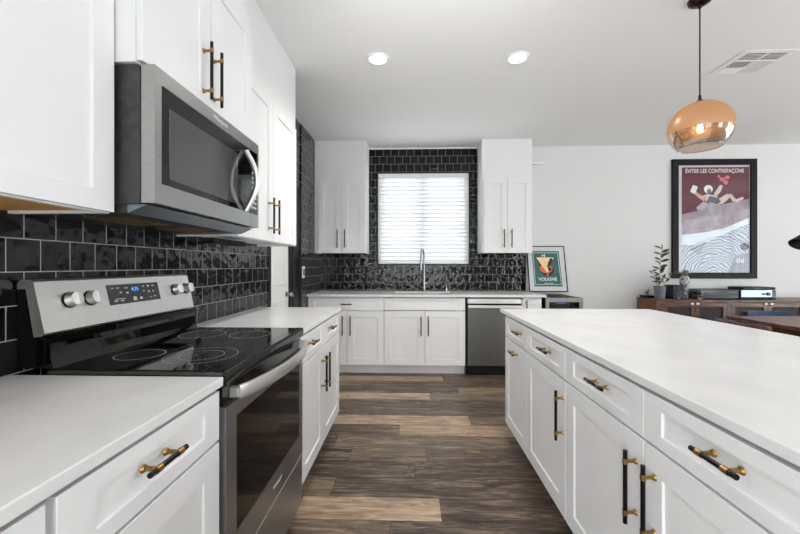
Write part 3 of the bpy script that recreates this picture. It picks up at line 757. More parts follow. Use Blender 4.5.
# faucet
fa = thing('kitchen_faucet', 'tall chrome gooseneck faucet standing behind the sink', 'faucet', (.165, 4.65, ZT))
fx, fy = .165, 4.65
bm = new(); cyl(bm, (fx, fy, ZT + .0005), (fx, fy, ZT + .012), .027, .024, n=20); cyl(bm, (fx, fy, ZT + .012), (fx, fy, ZT + .20), .016, .015, n=16)
obj('base', bm, M['chrome'], fa, smooth=True)
bm = new(); pts = [(fx, fy, ZT + .195)]
for i in range(17):
    a = PI * i / 16; pts.append((fx - .022 + .022 * math.cos(a), fy - .085 + .085 * math.cos(a), ZT + .43 + .105 * math.sin(a)))
pts.append((fx - .044, fy - .17, ZT + .36)); tube(bm, pts, .0095, n=12); obj('spout', bm, M['chrome'], fa, smooth=True)
bm = new(); cyl(bm, (fx - .044, fy - .17, ZT + .27), (fx - .044, fy - .17, ZT + .362), .0145, .012, n=16); obj('spray_head', bm, M['chrome'], fa, smooth=True)
bm = new(); cyl(bm, (fx + .012, fy, ZT + .10), (fx + .045, fy, ZT + .10), .014, n=14); cyl(bm, (fx + .04, fy, ZT + .10), (fx + .06, fy - .04, ZT + .155), .006, .0045, n=10)
obj('lever', bm, M['chrome'], fa, smooth=True)
sd = thing('soap_dispenser', 'slim filtered water tap with a curved top, beside the tall faucet', 'tap', (.45, 4.65, ZT))
bm = new(); cyl(bm, (.45, 4.65, ZT + .0005), (.45, 4.65, ZT + .05), .016, .012, n=16); obj('base', bm, M['chrome'], sd, smooth=True)
bm = new(); pts = [(.45, 4.65, ZT + .05), (.45, 4.65, ZT + .19)]
for i in range(9):
    a = PI * i / 8; pts.append((.45 - .022 + .022 * math.cos(a), 4.62 + .03 * math.cos(a), ZT + .20 + .035 * math.sin(a)))
tube(bm, pts, .0055, n=10); obj('spout', bm, M['chrome'], sd, smooth=True)
bm = new(); cyl(bm, (.462, 4.648, ZT + .035), (.50, 4.63, ZT + .052), .006, n=10); cyl(bm, (.49, 4.634, ZT + .03), (.49, 4.634, ZT + .07), .008, n=10); obj('lever', bm, M['chrome'], sd, smooth=True)
sd.name = 'filter_tap'

# dishwasher
dw = thing('dishwasher', 'dark stainless dishwasher set into the back cabinets right of the sink', 'dishwasher', (.93, 4.4, 0))
bm = new(); box(bm, .615, 1.244, 4.15, 4.72, .02, .884, .002)
box(bm, .616, .632, 4.128, 4.15, .02, .884); box(bm, .632, 1.243, 4.128, 4.15, .874, .884)
obj('tub', bm, M['blackpl'], dw)
bm = new(); box(bm, .635, 1.242, 4.112, 4.149, .815, .871, .003); obj('control_panel', bm, M['steel_h'], dw)  # lighter steel stands in for the ceiling's reflection
bm = new(); box(bm, .637, 1.242, 4.130, 4.149, .110, .760, .0); box(bm, .637, 1.242, 4.116, 4.130, .112, .758, .004); dd = obj('door', bm, M['dwsteel'], dw)
bm = new(); box(bm, .640, 1.240, 4.092, 4.130, .762, .796, .005, seg=2); obj('door_handle', bm, M['steel_h'], dd)
bm = new(); box(bm, .640, 1.240, 4.135, 4.149, .797, .813); obj('grip_recess', bm, M['blackpl'], dw)
bm = new(); box(bm, .617, 1.242, 4.165, 4.18, .001, .019); box(bm, .617, 1.242, 4.140, 4.1495, .021, .106); obj('kick_plate', bm, M['blackpl'], dw)

# wine cooler
wc = thing('wine_cooler', 'black wine cooler with a stainless door frame at the end of the back counter', 'wine cooler', (1.69, 4.4, 0))
bm = new(); box(bm, 1.507, 1.925, 4.165, 4.70, .02, .880, .004)
for x in (1.54, 1.89):
    for y in (4.2, 4.66): cyl(bm, (x, y, .0005), (x, y, .02), .018, n=12)
obj('cabinet', bm, M['blackpl'], wc)
bm = new()
for (a, b, c0, c1) in ((1.509, 1.923, .835, .880), (1.509, 1.923, .06, .11), (1.509, 1.549, .11, .835), (1.883, 1.923, .11, .835)): box(bm, a, b, 4.125, 4.163, c0, c1)
bmesh.ops.remove_doubles(bm, verts=bm.verts[:], dist=.0001)
wd = obj('door', bm, M['dwsteel'], wc)
bm = new(); box(bm, 1.55, 1.882, 4.130, 4.158, .1105, .8345); obj('door_glass', bm, M['blackglass'], wd)
bm = new(); box(bm, 1.63, 1.72, 4.1285, 4.1298, .815, .826); obj('display', bm, M['ledblue'], wd)
bm = new(); cyl(bm, (1.90, 4.10, .25), (1.90, 4.10, .70), .008, n=12)
for z in (.3, .65): cyl(bm, (1.90, 4.10, z), (1.90, 4.1252, z), .006, n=10)
obj('door_handle', bm, M['steel_h'], wd, smooth=True)

# wall cabinets on the back wall
FBU = Fr('B', 4.43)
UBB = -(YW - 4.43) + .0015
upper_cab('white wall cabinet in the corner to the left of the window', FBU, -1.185, -.549, UBB, 1.394,
          [(-1.135, -.849 - .0015, 1.397, 2.287, (-.897, 1.57)), (-.849 + .0015, -.563, 1.397, 2.287, (-.806, 1.57))])
upper_cab('white wall cabinet to the right of the window, ending over the small framed print', FBU, .858, 1.462, UBB, 1.394,
          [(.874, 1.161 - .0015, 1.397, 2.287, (1.116, 1.57)), (1.161 + .0015, 1.446, 1.397, 2.287, (1.205, 1.57))])
# chime box on the wall
ch = thing('door_chime', 'small white box high on the wall just past the right-hand wall cabinet', 'door chime', (1.60, YW, 2.55))
bm = new(); box(bm, 1.50, 1.685, YW - .05, YW - .001, 2.565, 2.72, .004); obj('cover', bm, M['wall'], ch)
bm = new(); box(bm, 1.495, 1.69, YW - .058, YW - .001, 2.540, 2.563, .004); obj('base_rail', bm, M['whitepl'], ch)

# ================================================================== ISLAND
FI = Fr('I', .703)
IB = -.62
base_cab('white island base cabinet at the far end with a narrow drawer and a pull-out front', FI, 2.168, 2.664, IB,
         [('drawer', 2.178 + g, 2.658, R0, R1, (2.31, .818, False)), ('door', 2.178 + g, 2.658, D0, D1, (2.40, .668, False))])
base_cab('white island base cabinet, second from the far end, one drawer over one door', FI, 1.630, 2.166, IB,
         [('drawer', 1.631 + g, 2.178 - g, R0, R1, (1.838, .818, False)), ('door', 1.631 + g, 2.178 - g, D0, D1, (1.655, .568, True))])
base_cab('large white island base cabinet nearest the viewer, two drawers over paired tall handles', FI, .552, 1.628, IB,
         [('drawer', 1.089 + g, 1.626, R0, R1, (1.32, .818, False)), ('drawer', .556, 1.089 - g, R0, R1, (.806, .818, False)),
          ('door', 1.089 + g, 1.626, D0, D1, (1.125, .57, True)), ('door', .556, 1.089 - g, D0, D1, (1.04, .57, True))])
base_cab('white island base cabinet out of sight below the near corner of the island worktop', FI, -.38, .55, IB,
         [('drawer', -.37, .546, R0, R1, (.09, .818, False)), ('door', -.37, .086, D0, D1, (.04, .57, True)), ('door', .09, .546, D0, D1, (.14, .57, True))])
bm = new(); box(bm, 1.326, 1.36, -.38, 2.664, .001, .885, .001)
for y in (-.36, .85, 2.05):
    box(bm, 1.3605, 1.62, y, y + .035, .68, .885, .001)
tag(obj('island_back_panel', bm, M['cab'], origin=(1.34, 1.1, 0)), 'white panelled back of the island under the seating overhang', 'panel')
bm = new(); box(bm, .6785, 1.79, -.42, 2.795, ZS, ZT, .003, seg=2)
tag(obj('island_worktop', bm, M['quartz'], origin=(1.2, 1.1, ZS)), 'large white quartz worktop covering the kitchen island', 'countertop')

# ================================================================== CEILING FIXTURES
def can_light(x, y, label):
    t = thing('recessed_light', label, 'ceiling light', (x, y, H), 'recessed ceiling lights')
    bm = new(); lathe(bm, x, y, [(.060, H - .002), (.064, H - .009), (.076, H - .010), (.082, H - .005), (.083, H - .0006)], n=36); obj('trim_ring', bm, M['ceil'], t, smooth=True)
    bm = new(); lathe(bm, x, y, [(.0602, H - .0035), (.0001, H - .0035)], n=36); obj('lens', bm, M['lamp'], t)
    l = bpy.data.lights.new('can_lamp', 'SPOT'); l.energy = SPOT_W; l.spot_size = math.radians(140); l.spot_blend = 1; l.shadow_soft_size = .06; l.color = (1, .97, .93)
    lo = bpy.data.objects.new('can_lamp', l); C.objects.link(lo); lo.location = (x, y, H - .03)
    return t
can_light(-.246, 2.687, 'round recessed ceiling light on the side of the range')
can_light(.786, 2.706, 'round recessed ceiling light on the side of the island')

SPOT_W = PW['canfill']  # two unseen ceiling lights added as fill
can_light(-.246, .75, 'round recessed ceiling light added out of view as fill on the range side')
can_light(.786, .75, 'round recessed ceiling light added out of view as fill on the island side')

# supply vent
vt = thing('ceiling_vent', 'white four-way ceiling air vent between the pendant and the far corner', 'vent', (2.57, 2.83, H))
vx0, vx1, vy0, vy1 = 2.378, 2.765, 2.66, 3.01
li = .052
bm = new()
for (a, b, c0, c1) in ((vx0, vx1, vy0, vy0 + .04), (vx0, vx1, vy1 - .04, vy1), (vx0, vx0 + li, vy0 + .04, vy1 - .04), (vx1 - li, vx1, vy0 + .04, vy1 - .04)):
    box(bm, a, b, c0, c1, H - .005, H - .0006, .002)
mx_, my_ = (vx0 + vx1) / 2 + .003, 2.795
box(bm, mx_ - .006, mx_ + .006, vy0 + .04, vy1 - .04, H - .007, H - .002)
box(bm, vx0 + li, mx_ - .006, my_ - .005, my_ + .005, H - .007, H - .002); box(bm, mx_ + .006, vx1 - li, my_ - .005, my_ + .005, H - .007, H - .002)
box(bm, vx0 + li, mx_ - .006, 2.890, 2.898, H - .007, H - .002)
obj('frame', bm, M['ceil'], vt)
bm = new(); box(bm, vx0 + li, vx1 - li, vy0 + .04, vy1 - .04, H - .0016, H - .0006); obj('duct_opening', bm, M['grille'], vt)
bm = new()
def lou(a, b, c0, c1, ax, sgn):
    n = 5
    for i in range(n):
        if ax == 'x':     # blades run along x
            y = c0 + (c1 - c0) * (i + .5) / n
            prism(bm, [(-.010, 0), (.010, .006 * 1), (.010, .007), (-.010, .001)], lambda p, t: (t, y + p[0] * sgn, H - .009 + p[1]), a, b)
        else:
            x = a + (b - a) * (i + .5) / n
            prism(bm, [(-.010, 0), (.010, .006), (.010, .007), (-.010, .001)], lambda p, t: (x + p[0] * sgn, t, H - .009 + p[1]), c0, c1)
lou(vx0 + li, mx_ - .006, 2.702, my_ - .005, 'x', 1); lou(mx_ + .006, vx1 - li, 2.702, my_ - .005, 'x', 1)
lou(vx0 + li, mx_ - .006, my_ + .005, 2.890, 'y', 1); lou(vx0 + li, mx_ - .006, 2.898, vy1 - .042, 'x', -1); lou(mx_ + .006, vx1 - li, my_ + .005, vy1 - .042, 'y', -1)
obj('louvres', bm, M['ceil'], vt)

# pendant lamp
px, py = 1.666, 2.15
pn = thing('pendant_lamp', 'pendant lamp of amber and smoked glass hanging on a black cord over the island', 'pendant lamp', (px, py, H))
bm = new(); lathe(bm, px, py, [(.0001, H - .050), (.008, H - .050), (.011, H - .036), (.034, H - .031), (.054, H - .018), (.060, H - .0006)], n=32); obj('canopy', bm, M['bronze'], pn, smooth=True)
gz = 2.034                     # centre height of the glass
bm = new(); cyl(bm, (px, py, gz + .172), (px, py, H - .045), .0040, n=10); obj('cord', bm, M['cord'], pn, smooth=True)
bm = new(); lathe(bm, px, py, [(.0001, gz + .19), (.007, gz + .19), (.009, gz + .165), (.022, gz + .155), (.026, gz + .146)], n=24)
cyl(bm, (px, py, gz + .075), (px, py, gz + .145), .017, n=16); obj('socket', bm, M['cord'], pn, smooth=True)
RG, HG = .156, .150
def gp(a): return (RG * math.cos(a), gz + HG * math.sin(a))
a_split = -.16; a_bot = -.83
up = [gp(a_split + (math.radians(86) - a_split) * i / 22) for i in range(23)]
lo_ = [gp(a_bot + (a_split - a_bot) * i / 14) for i in range(15)]
bm = new(); lathe(bm, px, py, up, n=56); gl = obj('amber_shade', bm, M['amber'], pn, smooth=70)
bm = new(); lathe(bm, px, py, lo_, n=56); gs = obj('smoked_shade', bm, M['smoke'], pn, smooth=70)
bm = new(); r_, z_ = lo_[0]
tube(bm, [(px + r_ * math.cos(2 * PI * i / 56), py + r_ * math.sin(2 * PI * i / 56), z_) for i in range(56)], .0022, n=8, closed=True); obj('rim', bm, M['smoke'], gs, smooth=True)
bm = new(); lathe(bm, px, py, [(.013, gz + .074), (.016, gz + .055), (.029, gz + .015), (.030, gz - .005), (.022, gz - .024), (.0001, gz - .032)], n=24); bu = obj('bulb', bm, M['pane'], pn, smooth=True)
bm = new()
pts = [(px + .011 * math.cos(i * 2 * PI / 8), py + .011 * math.sin(i * 2 * PI / 8), gz + .03 - .045 * (i % 2)) for i in range(9)]
tube(bm, pts, .0013, n=6); obj('filament', bm, M['bulbglow'], bu)
l = bpy.data.lights.new('pendant_bulb_light', 'POINT'); l.energy = PW['pend']; l.color = (1, .70, .36); l.shadow_soft_size = .02
lo = bpy.data.objects.new('pendant_bulb_light', l); C.objects.link(lo); lo.location = (px, py, gz + .005)

# ================================================================== DINING SIDE
SY = 4.32; ZB = .845
sb = thing('sideboard', 'long dark walnut sideboard with woven door panels against the dining wall', 'sideboard', (4.1, 4.5, 0))
sx0, sx1 = 2.858, 5.42
bm = new(); box(bm, sx0, sx1, SY - .004, 4.70, .820, ZB, .003); obj('top', bm, M['walnutx'], sb)
for a, b in ((sx0 + .004, sx0 + .03), (sx1 - .03, sx1 - .004)):
    bm = new(); box(bm, a, b, SY, 4.695, .10, .8195); obj('side_panel', bm, M['sidewood'], sb)
bm = new(); box(bm, sx0 + .031, sx1 - .031, SY + .02, 4.69, .10, .8195)
box(bm, sx0 + .031, 2.93, SY, SY + .02, .10, .8195)
for x in (3.68, 4.545): box(bm, x - .02, x + .02, SY, SY + .02, .10, .8195)
obj('carcass', bm, M['walnutx'], sb)
for x in (sx0 + .06, sx1 - .06):
    for y in (SY + .05, 4.65):
        bm = new(); cyl(bm, (x, y, .0005), (x, y, .0995), .016, .024, n=14); obj('leg', bm, M['walnut'], sb, smooth=True)
FS = Fr('B', SY + .02)
for (a, b, kx) in ((2.933, 3.292, 3.255), (3.296, 3.657, 3.318), (3.703, 4.110, 4.085), (4.114, 4.522, 4.150), (4.568, 4.98, 4.955), (4.984, 5.386, 5.01)):
    bm = new(); st = .045
    for (u0, u1, v0, v1) in ((a, b, .765, .812), (a, b, .108, .155), (a, a + st, .155, .765), (b - st, b, .155, .765)): FS.box(bm, u0, u1, v0, v1, .001, .021)
    bmesh.ops.remove_doubles(bm, verts=bm.verts[:], dist=.0001)
    d = obj('door', bm, M['walnutx'], sb)
    bm = new(); FS.box(bm, a + st, b - st, .155, .765, .001, .009); obj('woven_panel', bm, M['cane'], d)
    bm = new(); FS.box(bm, kx - .016, kx + .016, .790, .812, .0215, .034, .003); obj('pull', bm, M['whitepl'], d)

def leaf(bm, base, tip, w_, up=Vector((0, 0, 1)), bend=.25, mi=0):
    base = Vector(base); tip = Vector(tip); d = tip - base; L = d.length; d.normalize()
    s = d.cross(up)
    s = s.normalized() if s.length > .05 else Vector((1, 0, 0)); n = s.cross(d)
    L0 = []; N = 6
    for i in range(N + 1):
        t = i / N; wv = w_ * math.sin(PI * min(1, t * .92 + .04)) ** .8
        c = base + d * L * t - up * bend * L * t * t
        L0.append((bm.verts.new(c - s * wv + n * wv * .25), bm.verts.new(c + n * 0), bm.verts.new(c + s * wv + n * wv * .25)))
    for A, B in zip(L0[:-1], L0[1:]):
        for k in range(2): bm.faces.new((A[k], A[k + 1], B[k + 1], B[k])).material_index = mi
# potted plant
pp = thing('potted_plant', 'leafy green plant in a grey pot at the end of the sideboard', 'plant', (2.985, 4.47, ZB))
qx, qy = 2.995, 4.47
bm = new(); lathe(bm, qx, qy, [(.0001, ZB + .0006), (.048, ZB + .0006), (.064, ZB + .150), (.059, ZB + .150), (.056, ZB + .130), (.0001, ZB + .130)], n=32); obj('pot', bm, M['pot'], pp, smooth=True)
bm = new(); lathe(bm, qx, qy, [(.0001, ZB + .138), (.057, ZB + .133)], n=24); obj('soil', bm, M['soil'], pp)
bm = new(); fbm = new(); rnd = random.Random(3)
stems = [((qx - .012, qy, ZB + .13), (qx + .0, qy, ZB + .36), (qx + .015, qy - .01, ZB + .60)), ((qx - .02, qy, ZB + .13), (qx - .06, qy - .02, ZB + .22), (qx - .11, qy - .02, ZB + .33)),
         ((qx + .02, qy, ZB + .13), (qx + .07, qy, ZB + .22), (qx + .15, qy, ZB + .30)), ((qx, qy + .01, ZB + .13), (qx + .03, qy + .03, ZB + .22), (qx + .07, qy + .04, ZB + .27)), ((qx - .01, qy - .02, ZB + .13), (qx - .045, qy - .05, ZB + .2), (qx - .09, qy - .06, ZB + .24))]
for si, (a, b, c_) in enumerate(stems):
    a, b, c_ = Vector(a), Vector(b), Vector(c_); pts = [(1 - t) ** 2 * a + 2 * t * (1 - t) * b + t * t * c_ for t in [i / 10 for i in range(11)]]
    tube(bm, pts, [.0045 - .0025 * i / 10 for i in range(11)], n=6)
    cnt = 15 if si == 0 else 8
    for i in range(cnt):
        t = .34 + .66 * i / (cnt - 1); p = (1 - t) ** 2 * a + 2 * t * (1 - t) * b + t * t * c_
        ang = i * 2.4 + si; sgn = 1 if i % 2 else -1
        L = (.085 if si == 0 else .055) * rnd.uniform(.85, 1.1)
        dv = Vector((sgn * math.cos(ang * .35) * .9, math.sin(ang) * .5, .35)).normalized()
        leaf(fbm, p, p + dv * L, .019 if si == 0 else .012, up=Vector((.25, -.75, .6)).normalized(), bend=.0)
obj('stem', bm, M['stem'], pp, smooth=True); obj('foliage', fbm, M['leaf'], pp, smooth=True)
# small succulent tray left of the pot
ss = thing('succulent_dish', 'tiny succulent in a low dark dish behind the grey pot', 'plant', (2.92, 4.60, ZB))
bm = new(); box(bm, 2.868, 2.985, 4.55, 4.66, ZB + .0006, ZB + .032, .004); obj('dish', bm, M['bronze'], ss)
bm = new()
for i in range(9):
    a = i * 2.4; leaf(bm, (2.925, 4.60, ZB + .032), (2.925 + .035 * math.cos(a), 4.60 + .035 * math.sin(a), ZB + .05 + .055 * (i % 3) / 2), .011, bend=-.1)
obj('leaves', bm, M['leaf2'], ss, smooth=True)
# speaker
sp_ = thing('bookshelf_speaker', 'small black bookshelf speaker between the grey pot and the patterned vase', 'speaker', (3.17, 4.45, ZB))
bm = new(); box(bm, 3.112, 3.235, 4.41, 4.57, ZB + .0006, ZB + .165, .004); obj('enclosure', bm, M['speaker'], sp_)
bm = new(); FSP = Fr('B', 4.41)
for (z, r) in ((ZB + .065, .042), (ZB + .132, .017)):
    cyl(bm, (3.1735, 4.4095, z), (3.1735, 4.404, z), r, r * .92, n=28)
obj('driver', bm, M['cone'], sp_, smooth=True)
bm = new(); box(bm, 3.16, 3.19, 4.4085, 4.4096, ZB + .008, ZB + .014); obj('badge', bm, M['mark'], sp_)
# vase with succulent
M['vase'] = noisy(mat('patterned_glaze', rgb(150, 152, 156), 0.3), 30, rgb(66, 72, 84), rgb(176, 174, 170), detail=1, lo=.46, hi=.52)
vs_ = thing('patterned_vase', 'tall blue and white patterned vase holding a pale succulent', 'vase', (3.32, 4.52, ZB))
bm = new(); lathe(bm, 3.32, 4.52, [(.0001, ZB + .0006), (.034, ZB + .0006), (.040, ZB + .03), (.036, ZB + .09), (.045, ZB + .15), (.052, ZB + .20), (.046, ZB + .25), (.028, ZB + .285), (.034, ZB + .305), (.028, ZB + .305), (.022, ZB + .285), (.0001, ZB + .28)], n=32); obj('body', bm, M['vase'], vs_, smooth=True)
bm = new()
for i in range(16):
    a = i * 2.4; e_ = .2 + .5 * (i % 4) / 3; leaf(bm, (3.32, 4.52, ZB + .295), (3.32 + .095 * math.cos(a) * (1 - .4 * e_), 4.52 + .07 * math.sin(a), ZB + .30 + .075 * e_), .012, bend=.1)
obj('succulent', bm, M['leaf2'], vs_, smooth=True)
# turntable
tt = thing('turntable', 'low turntable with a clear dust cover on the sideboard', 'turntable', (3.62, 4.5, ZB))
bm = new(); box(bm, 3.40, 3.83, 4.37, 4.66, ZB + .012, ZB + .060, .004)
for x in (3.44, 3.79):
    for y in (4.41, 4.62): cyl(bm, (x, y, ZB + .0006), (x, y, ZB + .012), .018, n=12)
obj('plinth', bm, M['charcoal'], tt)
bm = new(); cyl(bm, (3.58, 4.52, ZB + .0605), (3.58, 4.52, ZB + .078), .13, n=40); obj('platter', bm, M['blackgloss'], tt, smooth=True)
bm = new(); cyl(bm, (3.78, 4.60, ZB + .0605), (3.78, 4.60, ZB + .085), .016, n=14); tube(bm, [(3.78, 4.60, ZB + .088), (3.77, 4.50, ZB + .088), (3.70, 4.43, ZB + .084)], .004, n=8); obj('tonearm', bm, M['silver'], tt, smooth=True)
M['dust'] = thin_glass('dust_cover_acrylic', (0.45, 0.47, 0.5, 1), 0.02)
bm = new(); box(bm, 3.402, 3.828, 4.372, 4.658, ZB + .108, ZB + .112); box(bm, 3.402, 3.828, 4.372, 4.376, ZB + .061, ZB + .108); box(bm, 3.402, 3.406, 4.376, 4.658, ZB + .061, ZB + .108); box(bm, 3.824, 3.828, 4.376, 4.658, ZB + .061, ZB + .108)
obj('dust_cover', bm, M['dust'], tt)
# record crate / wooden boards in front-left of turntable
for i, (a, b, z0, m_) in enumerate(((3.375, 3.392, .0006, 'record'),)):
    pass
wb = thing('record_box', 'low open wooden record box between the vase and the turntable', 'box', (3.388, 4.4, ZB))
bm = new(); box(bm, 3.345, 3.397, 4.345, 4.44, ZB + .0006, ZB + .022, .002); box(bm, 3.345, 3.397, 4.345, 4.44, ZB + .04, ZB + .052, .002); box(bm, 3.345, 3.351, 4.345, 4.44, ZB + .022, ZB + .04); box(bm, 3.391, 3.397, 4.345, 4.44, ZB + .022, ZB + .04)
obj('frame', bm, M['record'], wb)
# stereo receiver
rc = thing('stereo_receiver', 'silver-fronted stereo receiver on the sideboard under the corner of the big poster', 'receiver', (4.03, 4.5, ZB))
bm = new(); box(bm, 3.868, 4.215, 4.392, 4.66, ZB + .012, ZB + .108, .003)
for x in (3.90, 4.18):
    for y in (4.42, 4.62): cyl(bm, (x, y, ZB + .0006), (x, y, ZB + .012), .018, n=12)
obj('case', bm, M['charcoal'], rc)
bm = new(); box(bm, 3.866, 4.217, 4.376, 4.3915, ZB + .030, ZB + .110, .002); fp = obj('faceplate', bm, M['silver'], rc)
for x, r in ((4.17, .020), (4.115, .010)):
    bm = new(); cyl(bm, (x, 4.3755, ZB + .065), (x, 4.362, ZB + .065), r, n=20); obj('knob', bm, M['charcoal'], fp, smooth=True)
eq = thing('set_top_box', 'flat black box lying on top of the silver receiver', 'electronics', (4.12, 4.5, ZB + .108))
bm = new(); box(bm, 3.93, 4.30, 4.42, 4.64, ZB + .1107, ZB + .142, .004); obj('case', bm, M['blackpl'], eq)
bm = new(); box(bm, 4.05, 4.12, 4.4185, 4.4196, ZB + .118, ZB + .134); obj('display', bm, M['charcoal'], eq)
rk = thing('storage_basket', 'small dark perforated box right beside the silver receiver', 'box', (4.25, 4.5, ZB))
bm = new(); box(bm, 4.224, 4.275, 4.39, 4.60, ZB + .0006, ZB + .105, .003)
obj('case', bm, M['speaker'], rk)
bm = new()
for i in range(3):
    for j in range(3): cyl(bm, (4.237 + i * .013, 4.3896, ZB + .03 + j * .025), (4.237 + i * .013, 4.387, ZB + .03 + j * .025), .004, n=8)
obj('perforations', bm, M['mark'], rk)

# ---- art coordinates helper: big poster on the dining wall
def frame4(bm, x0, x1, z0, z1, w_, y0, y1, bev=.002):
    box(bm, x0, x1, y0, y1, z1 - w_, z1, bev); box(bm, x0, x1, y0, y1, z0, z0 + w_, bev)
    box(bm, x0, x0 + w_, y0, y1, z0 + w_, z1 - w_, bev); box(bm, x1 - w_, x1, y0, y1, z0 + w_, z1 - w_, bev)
PX0, PX1, PZ0, PZ1 = 3.312, 4.352, 1.079, 2.589
po = thing('framed_poster', 'big black-framed poster with a maroon top and pale waves on the dining wall', 'poster', (3.83, YW, PZ0))
bm = new(); frame4(bm, PX0, PX1, PZ0, PZ1, .075, YW - .035, YW - .001, .003); obj('frame', bm, M['frame'], po)
bm = new(); box(bm, PX0 + .074, PX1 - .074, YW - .012, YW - .002, PZ0 + .074, PZ1 - .074); obj('mat_board', bm, M['mat_board'], po)
def pc(x, y): return (PX0 + (x - 5) / 345 * (PX1 - PX0), PZ1 - (y - 18) / 487 * (PZ1 - PZ0))
def flat(name, polys, m, parent, cf, ypl, th=.0006):
    bm = new()
    for poly in polys:
        prism(bm, [cf(*q) for q in poly], lambda p, t: (p[0], t, p[1]), ypl, ypl - th)
    return obj(name, bm, m, parent)
def ell(cx, cy, rx, ry, n=20, a0=0, a1=2 * PI): return [(cx + rx * math.cos(a0 + (a1 - a0) * i / n), cy + ry * math.sin(a0 + (a1 - a0) * i / n)) for i in range(n)]
def ink(name, r, g_, b, s=14, d=10): return noisy(mat(name, rgb(r, g_, b), .55), s, rgb(max(r - d, 0), max(g_ - d, 0), max(b - d, 0)), rgb(min(r + d, 255), min(g_ + d, 255), min(b + d, 255)))
M['maroon'] = ink('maroon_ink', 88, 8, 34, 14, 6); M['mauve'] = ink('mauve_ink', 150, 136, 148, 6, 18); M['paleband'] = ink('pale_blue', 218, 232, 244, 6, 8)
M['cream'] = ink('cream_ink', 206, 194, 188); M['flesh'] = ink('rose_ink', 206, 160, 146); M['pink'] = ink('pink_ink', 205, 110, 118); M['navyink'] = ink('slate_ink', 84, 90, 106)
M['slate'] = ink('slate_blue_ink', 146, 156, 172, 8, 8); M['drape'] = ink('drape_ink', 168, 160, 170, 8, 14); M['paper'] = ink('white_ink', 232, 230, 228, 8, 4)
def wave_mat():
    m = mat('wavy_lines', rgb(176, 192, 208), .55)
    tc = nd(m, 'ShaderNodeTexCoord'); wv = nd(m, 'ShaderNodeTexWave', wave_type='RINGS', rings_direction='SPHERICAL'); wv.inputs['Scale'].default_value = 9; wv.inputs['Distortion'].default_value = 9; wv.inputs['Detail'].default_value = 1.5; wv.inputs['Detail Scale'].default_value = .9
    cr = nd(m, 'ShaderNodeValToRGB'); cr.color_ramp.elements[0].color = rgb(132, 146, 164); cr.color_ramp.elements[1].color = rgb(202, 212, 226); cr.color_ramp.elements[0].position = .1; cr.color_ramp.elements[1].position = .6
    lk(m, tc.outputs['Object'], wv.inputs[0]); lk(m, wv.outputs['Color'], cr.inputs[0]); lk(m, cr.outputs[0], pb(m).inputs['Base Color']); return m
M['waves'] = wave_mat()
y0 = YW - .0125
pr = flat('print', [[(46, 50), (322, 50), (322, 486), (46, 486)]], M['maroon'], po, pc, y0)
flat('pale_wave_field', [[(46, 366), (100, 370), (150, 355), (250, 310), (322, 282), (322, 486), (46, 486)]], M['waves'], pr, pc, y0 - .0007)  # pale field with wavy lines over the lower part
flat('mauve_band', [[(46, 243), (110, 228), (200, 205), (322, 180), (322, 257), (220, 300), (130, 318), (46, 326)]], M['mauve'], pr, pc, y0 - .0007)
flat('pale_band', [[(46, 326), (130, 318), (220, 300), (322, 257), (322, 282), (250, 310), (150, 355), (100, 370), (46, 366)]], M['paleband'], pr, pc, y0 - .0007)  # pale blue band along the top of the wavy field
flat('drapery', [[(165, 195), (205, 205), (210, 235), (185, 272), (165, 240), (150, 215)], [(105, 215), (135, 190), (160, 200), (140, 225), (112, 226)]], M['drape'], pr, pc, y0 - .0014)
flat('figure', [[(130, 168), (150, 160), (190, 166), (205, 190), (195, 205), (150, 195)], [(142, 180), (134, 188), (98, 158), (104, 148)], [(186, 172), (178, 158), (203, 122), (214, 126), (206, 150)],
                [(185, 205), (188, 186), (232, 158), (246, 172), (215, 200)], [(236, 160), (250, 160), (268, 182), (296, 172), (301, 180), (270, 194), (252, 188)]], M['cream'], pr, pc, y0 - .0021)
flat('arm_sleeve', [[(140, 188), (118, 178), (96, 156), (104, 150), (128, 166), (148, 172)]], M['flesh'], pr, pc, y0 - .0028)
flat('headdress', [ell(155, 140, 18, 17)], M['paper'], pr, pc, y0 - .0028)
flat('face', [ell(158, 148, 9, 10)], M['navyink'], pr, pc, y0 - .0035)
flat('fan', [[(80, 150), (92, 122), (112, 130), (100, 160)]], M['paper'], pr, pc, y0 - .0028)
flat('bodice', [[(160, 168), (196, 176), (206, 192), (190, 202), (160, 194), (150, 200), (148, 190)]], M['navyink'], pr, pc, y0 - .0028)
flat('bouquet', [ell(212, 100, 11, 9), ell(232, 92, 10, 8), ell(226, 112, 10, 9), ell(198, 88, 6, 6)], M['pink'], pr, pc, y0 - .0028)
flat('dark_shape', [ell(303, 375, 19, 15)], M['navyink'], pr, pc, y0 - .0016)
flat('bottle_shape', [[(262, 412), (322, 400), (322, 486), (238, 486)]], M['slate'], pr, pc, y0 - .0016)
RX90 = Matrix.Rotation(PI / 2, 4, 'X')
tx, tz = pc(181, 66)
text('headline', 'ÉVITER LES CONTREFAÇONS', .070, Matrix.Translation((tx, y0 - .002, tz)) @ RX90, M['paper'], pr, sx=.80, bold=.0007)
tx, tz = pc(285, 433); text('lettering', 'IN', .095, Matrix.Translation((tx, y0 - .003, tz)) @ RX90, M['paper'], pr, bold=.0006)
bm = new(); box(bm, PX0 + .0745, PX1 - .0745, YW - .022, YW - .020, PZ0 + .0745, PZ1 - .0745); obj('glass', bm, M['picglass'], po)

